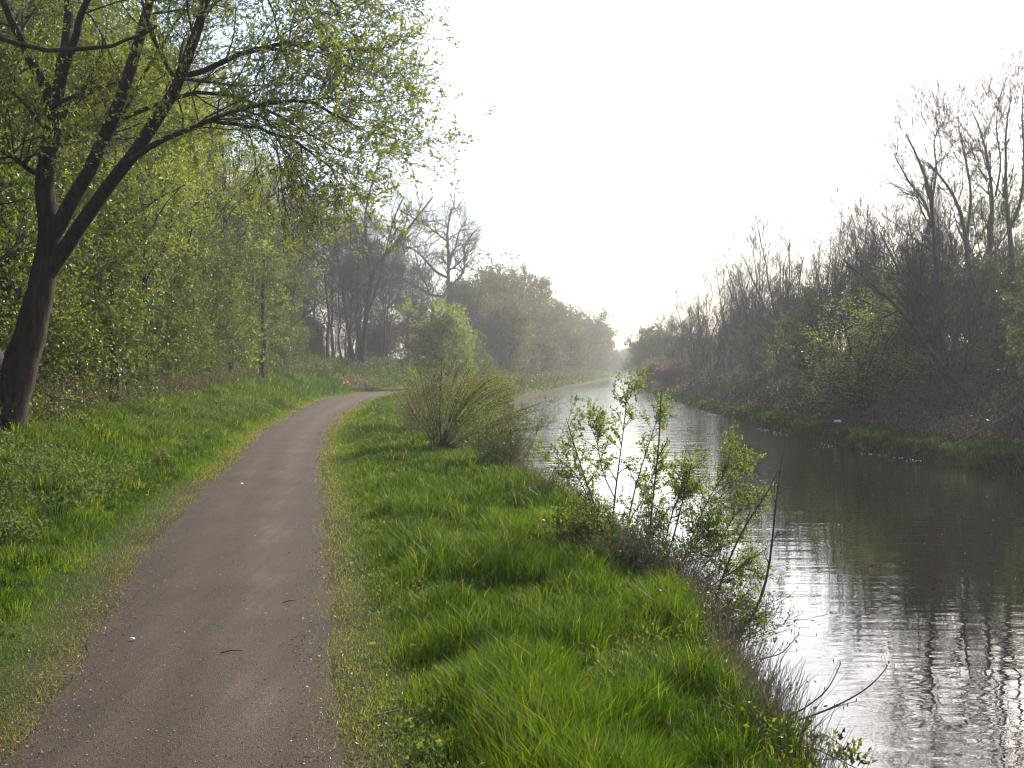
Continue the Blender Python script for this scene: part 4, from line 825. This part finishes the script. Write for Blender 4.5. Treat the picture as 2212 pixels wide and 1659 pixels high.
bare_stem('dead_stalk', 'pale broken stalk leaning in the grass beside the dense hawthorn', [[(1520, 1440, 7.3, 6), (1490, 1390, 7.3, 6), (1475, 1345, 7.3, 5)]], 619, 1, .03, mat='stalk', buds=False)
bare_stem('dead_stalk', 'long dark dead stalk leaning left of the tall hawthorn sapling', [[(1360, 1350, 8.2, 7), (1310, 1260, 8.3, 6), (1262, 1175, 8.4, 5)]], 620, 1, .05, mat='twig', buds=False)
shrub('dead_dock_clump', 'rusty brown dead stems clumped at the foot of the hawthorn saplings', 'dead plants', 1370, 1290, -.2, 90, .45, (0, 0), .35, 621, M['dead'], 1, (.02, .045), 3, 1, 'stalk', .004, .12, .05)
shrub('bramble_bush', 'low green bramble at the foot of the tall hawthorn sapling', 'bramble', 1270, 1240, -.2, 60, .45, (0, 0), .6, 622, M['leaf_haw'], 3, (.02, .04), 6, 2, 'twig', .004, .14, .06)
shrub('bramble_bush', 'twiggy bramble tangle under the bare curving stem', 'bramble', 1530, 1450, -.3, 50, .4, (.2, 0), .6, 623, M['leaf_haw'], 1, (.015, .03), 5, 2, 'twig', .003, .14, .06)
shrub('dead_dock_clump', 'rusty brown stems at the foot of the dense hawthorn, nearer the camera', 'dead plants', 1470, 1360, -.3, 90, .4, (.1, 0), .5, 625, M['dead'], 1, (.015, .03), 4, 2, 'twig', .0035, .12, .05)
shrub('bramble_bush', 'thin bramble tangle on the bank left of the saplings', 'bramble', 1180, 1130, -.2, 40, .55, (.2, 0), .6, 624, M['leaf_haw'], 1, (.02, .035), 6, 2, 'twig', .003, .2, .08)

# ------------------------------------------------------------------ small things
def flower(u, v, z, label, kind='dandelion'):
    p = G(u, v, 0)
    for _ in range(6): zz = float(height(p[0], p[1])) + z; p = G(u, v, zz)
    gz = float(height(p[0], p[1])); h_ = max(z, .05)
    e = empty(kind, (p[0], p[1], gz), label=label, cat='flower', group=('yellow dandelions in the verge' if kind == 'dandelion' else 'white flowers in the verge'))
    b = Buf(); tubes(b, np.array([[0, 0, 0], [.005, 0, h_ * .5], [0, 0, h_]]), np.array([.002, .002, .002]), 5); b.build('stem', M['weed'], e)
    rr_ = .02 if kind == 'dandelion' else .011; n = 22; a = np.arange(n) * 2.4; rad = np.sqrt(np.arange(n) / n) * rr_
    b = Buf(); r = np.random.default_rng(int(u)); pp = np.stack([np.cos(a) * rad * .2, np.sin(a) * rad * .2, np.full(n, h_)], 1)
    dd = nrm(np.stack([np.cos(a) * rad, np.sin(a) * rad, .010 + 0 * a], 1)); leafquads(b, pp, dd, np.full(n, rr_), .45, r, 0, np.full(n, .5)); b.build('flower_head', M['yellow'] if kind == 'dandelion' else M['petal'], e)
for u, v, lab in [(395, 938, 'dandelion at the top left of the close cluster in the left verge'), (402, 941, 'dandelion at the top right of the close cluster in the left verge'), (393, 950, 'dandelion at the lower left of the close cluster in the left verge'), (402, 953, 'dandelion at the lower right of the close cluster in the left verge'),
  (380, 960, 'single dandelion just left of the close cluster'), (293, 906, 'dandelion high on the verge near the hawthorn stems'), (366, 894, 'dandelion below the wood edge above the cluster'), (205, 924, 'dandelion far left near the forked trunk'), (486, 888, 'dandelion close to the wood edge above the path bend'),
  (318, 1070, 'dandelion lowest on the left verge beside the dark tussock'), (443, 975, 'dandelion between the cluster and the path'), (354, 992, 'small dandelion below and left of the cluster'), (780, 875, 'dandelion by the right side of the path bend, left one'), (797, 878, 'dandelion by the right side of the path bend, right one'),
  (805, 1393, 'small yellow flower in the trodden grass right of the path'), (892, 1396, 'small yellow flower where trodden grass meets long grass'), (1205, 1325, 'dandelion in the long grass below the dead stems'), (1050, 1190, 'dandelion in the long grass by the middle of the right verge')]:
    flower(u, v, .07 if v > 1150 else .16, lab)
for u, v, lab in [(1102, 1555, 'white daisy in long grass near the bottom of the right verge'), (938, 1158, 'white daisy in the right verge, left of a pair'), (952, 1165, 'white daisy in the right verge, right of a pair'), (1310, 1080 + 220, 'small white flower near the dead stems at the bank edge')]:
    flower(u, v, .12, lab, 'daisy')
def scrap(u, v, z, s, lab, name='litter', mat='white', seed=1):
    p = G(u, v, z); r = np.random.default_rng(seed); n = 9; a = np.linspace(0, 6.283, n, endpoint=False)
    ring = np.stack([np.cos(a) * s * r.uniform(.5, 1.1, n), np.sin(a) * s * r.uniform(.3, .8, n), r.uniform(.0, .3, n) * s], 1)
    V = np.concatenate([ring, ring * .55 + [0, 0, s * .35], [[0, 0, s * .45]], ring * [.9, .9, 0] - [0, 0, .003]])
    i = np.arange(n); j = (i + 1) % n
    b = Buf(); b.add(V, Q=np.concatenate([np.stack([i, j, j + n, i + n], 1), np.stack([i + 2 * n + 1, j + 2 * n + 1, j, i], 1)]), T=np.stack([i + n, j + n, np.full(n, 2 * n)], 1))
    o = b.build(name, M[mat], smooth=False); o.location = (p[0], p[1], p[2] + .005); tag(o, lab, 'litter'); return o
scrap(285, 1382, .02, .02, 'small white scrap lying on the left side of the path'); scrap(522, 1046, .012, .035, 'pale scrap at the left edge of the path further on', seed=2)
for i, (u, v, s, lab) in enumerate([(1590, 900, .16, 'white floating scrap at the far water edge, farthest along'), (1680, 918, .13, 'white floating scrap off the sedge ledge'), (1708, 922, .12, 'white floating scrap just right of the previous clump'), (1830, 942, .15, 'white litter at the foot of the sedge ledge'),
   (1950, 972, .14, 'floating white scrap beside the foam line'), (1990, 976, .12, 'floating white scrap at the end of the foam line'), (2128, 994, .07, 'bright white litter piece near the right edge, left of a pair'), (2150, 996, .07, 'bright white litter piece near the right edge, right of a pair'), (2195, 1006, .15, 'white floating litter by the right edge of the photo')]):
    scrap(u, v, ZW, s, lab, seed=10 + i)
p = P(1811, 861, 33); o = scrap(1811, 861, float(height(p[0], 33)) + .1, .16, 'pale grey crumpled bag on the far bank slope', 'plastic_bag', seed=30); o.location = (p[0], 33, float(height(p[0], 33)) + .25)
# foam line and floating specks
r = np.random.default_rng(9); b_ = Buf(); n = 900; y = r.uniform(21, 75, n); x = xR(y) - .1 - np.abs(r.normal(0, .2, n)) - .45 * fbm(y * .8, y * 0, 75); kf = fbm(x * 0, y * .5, 71) > .55; x, y = x[kf], y[kf]; n = len(x)
leafquads(b_, np.stack([x, y, np.full(n, ZW + .004)], 1), nrm(np.stack([r.normal(size=n), r.normal(size=n), 0 * x], 1)), r.uniform(.012, .05, n), .7, r, 0, r.uniform(.8, 1, n))
tag(b_.build('foam', M['petal']), kind='stuff', cat='foam', label='thin line of pale foam along the far water edge')
b_ = Buf(); n = 900; y = 9 * (40 / 9) ** r.uniform(0, 1, n); x = xL(y) + 3 + (xR(y) - xL(y) - 3) * r.uniform(0, 1, n) ** .6
leafquads(b_, np.stack([x, y, np.full(n, ZW + .004)], 1), nrm(np.stack([r.normal(size=n), r.normal(size=n), 0 * x], 1)), r.uniform(.008, .022, n), .7, r, 0, r.uniform(.4, 1, n))
tag(b_.build('floating_specks', M['dead']), kind='stuff', cat='floating debris', label='tiny brown bud scales floating on the dark water')
for u, v, a, L_, lab in [(500, 1408, .3, .12, 'small brown twig lying in the middle of the path'), (625, 1300, .5, .09, 'thin curved twig on the right half of the path'), (395, 1663, 2.6, .09, 'short dark twig at the bottom of the path'), (850, 1540, .4, .2, 'pale dry stem lying on the trodden grass')]:
    p = G(u, v, .03); C = np.array([[-L_ / 2, 0, 0], [0, .01, .006], [L_ / 2, 0, .002]]); b_ = Buf(); tubes(b_, C, np.array([.004, .004, .002]), 5)
    o = b_.build('twig', M['twig'] if 'pale' not in lab else M['stalk']); o.location = (p[0], p[1], .03); o.rotation_euler = (0, 0, a); tag(o, lab, 'twig')
# dead bracken mound
p = P(745, 800, 72); b_ = Buf(); r = np.random.default_rng(12); n = 1500
pt = np.stack([r.normal(0, 1.1, n), r.normal(0, .6, n), np.abs(r.normal(0, .4, n))], 1); leafquads(b_, pt, nrm(r.normal(size=(n, 3))), r.uniform(.08, .22, n), .35, r, 0, r.uniform(.3, 1, n))
o = b_.build('bracken_mound', M['dead']); o.location = (p[0], 72, float(height(p[0], 72)) - .05); tag(o, 'pinkish brown mound of dead bracken where the path bends', 'bracken')
# stick in the water
b_ = Buf(); tubes(b_, np.array([[0, 0, -.4], [.02, 0, .1], [.01, 0, .3]]), np.array([.03, .028, .02]), 6); o = b_.build('stick', M['twig_dark']); p = G(1127, 882, ZW); o.location = tuple(p); tag(o, 'short dark stick poking out of the water by the left bank', 'stick')

# ------------------------------------------------------------------ haze
b_ = Buf(); x0, x1, y0, y1, z0, z1 = -405, 405, -13, 1210, -4, 34
V = [(x, y, z) for z in (z0, z1) for x, y in ((x0, y0), (x1, y0), (x1, y1), (x0, y1))]
b_.add(V, Q=[(0, 3, 2, 1), (4, 5, 6, 7), (0, 1, 5, 4), (1, 2, 6, 5), (2, 3, 7, 6), (3, 0, 4, 7)])
mh, nt, out = new_mat('haze_air'); pv = N_(nt, 'ShaderNodeVolumePrincipled'); pv.inputs['Color'].default_value = (.93, .95, 1, 1)
pv.inputs['Density'].default_value = .0009; pv.inputs['Anisotropy'].default_value = .5; nt.links.new(pv.outputs[0], out.inputs['Volume'])
tag(b_.build('haze', mh, smooth=False), kind='stuff', cat='haze', label='thin bright spring haze over the whole canal')
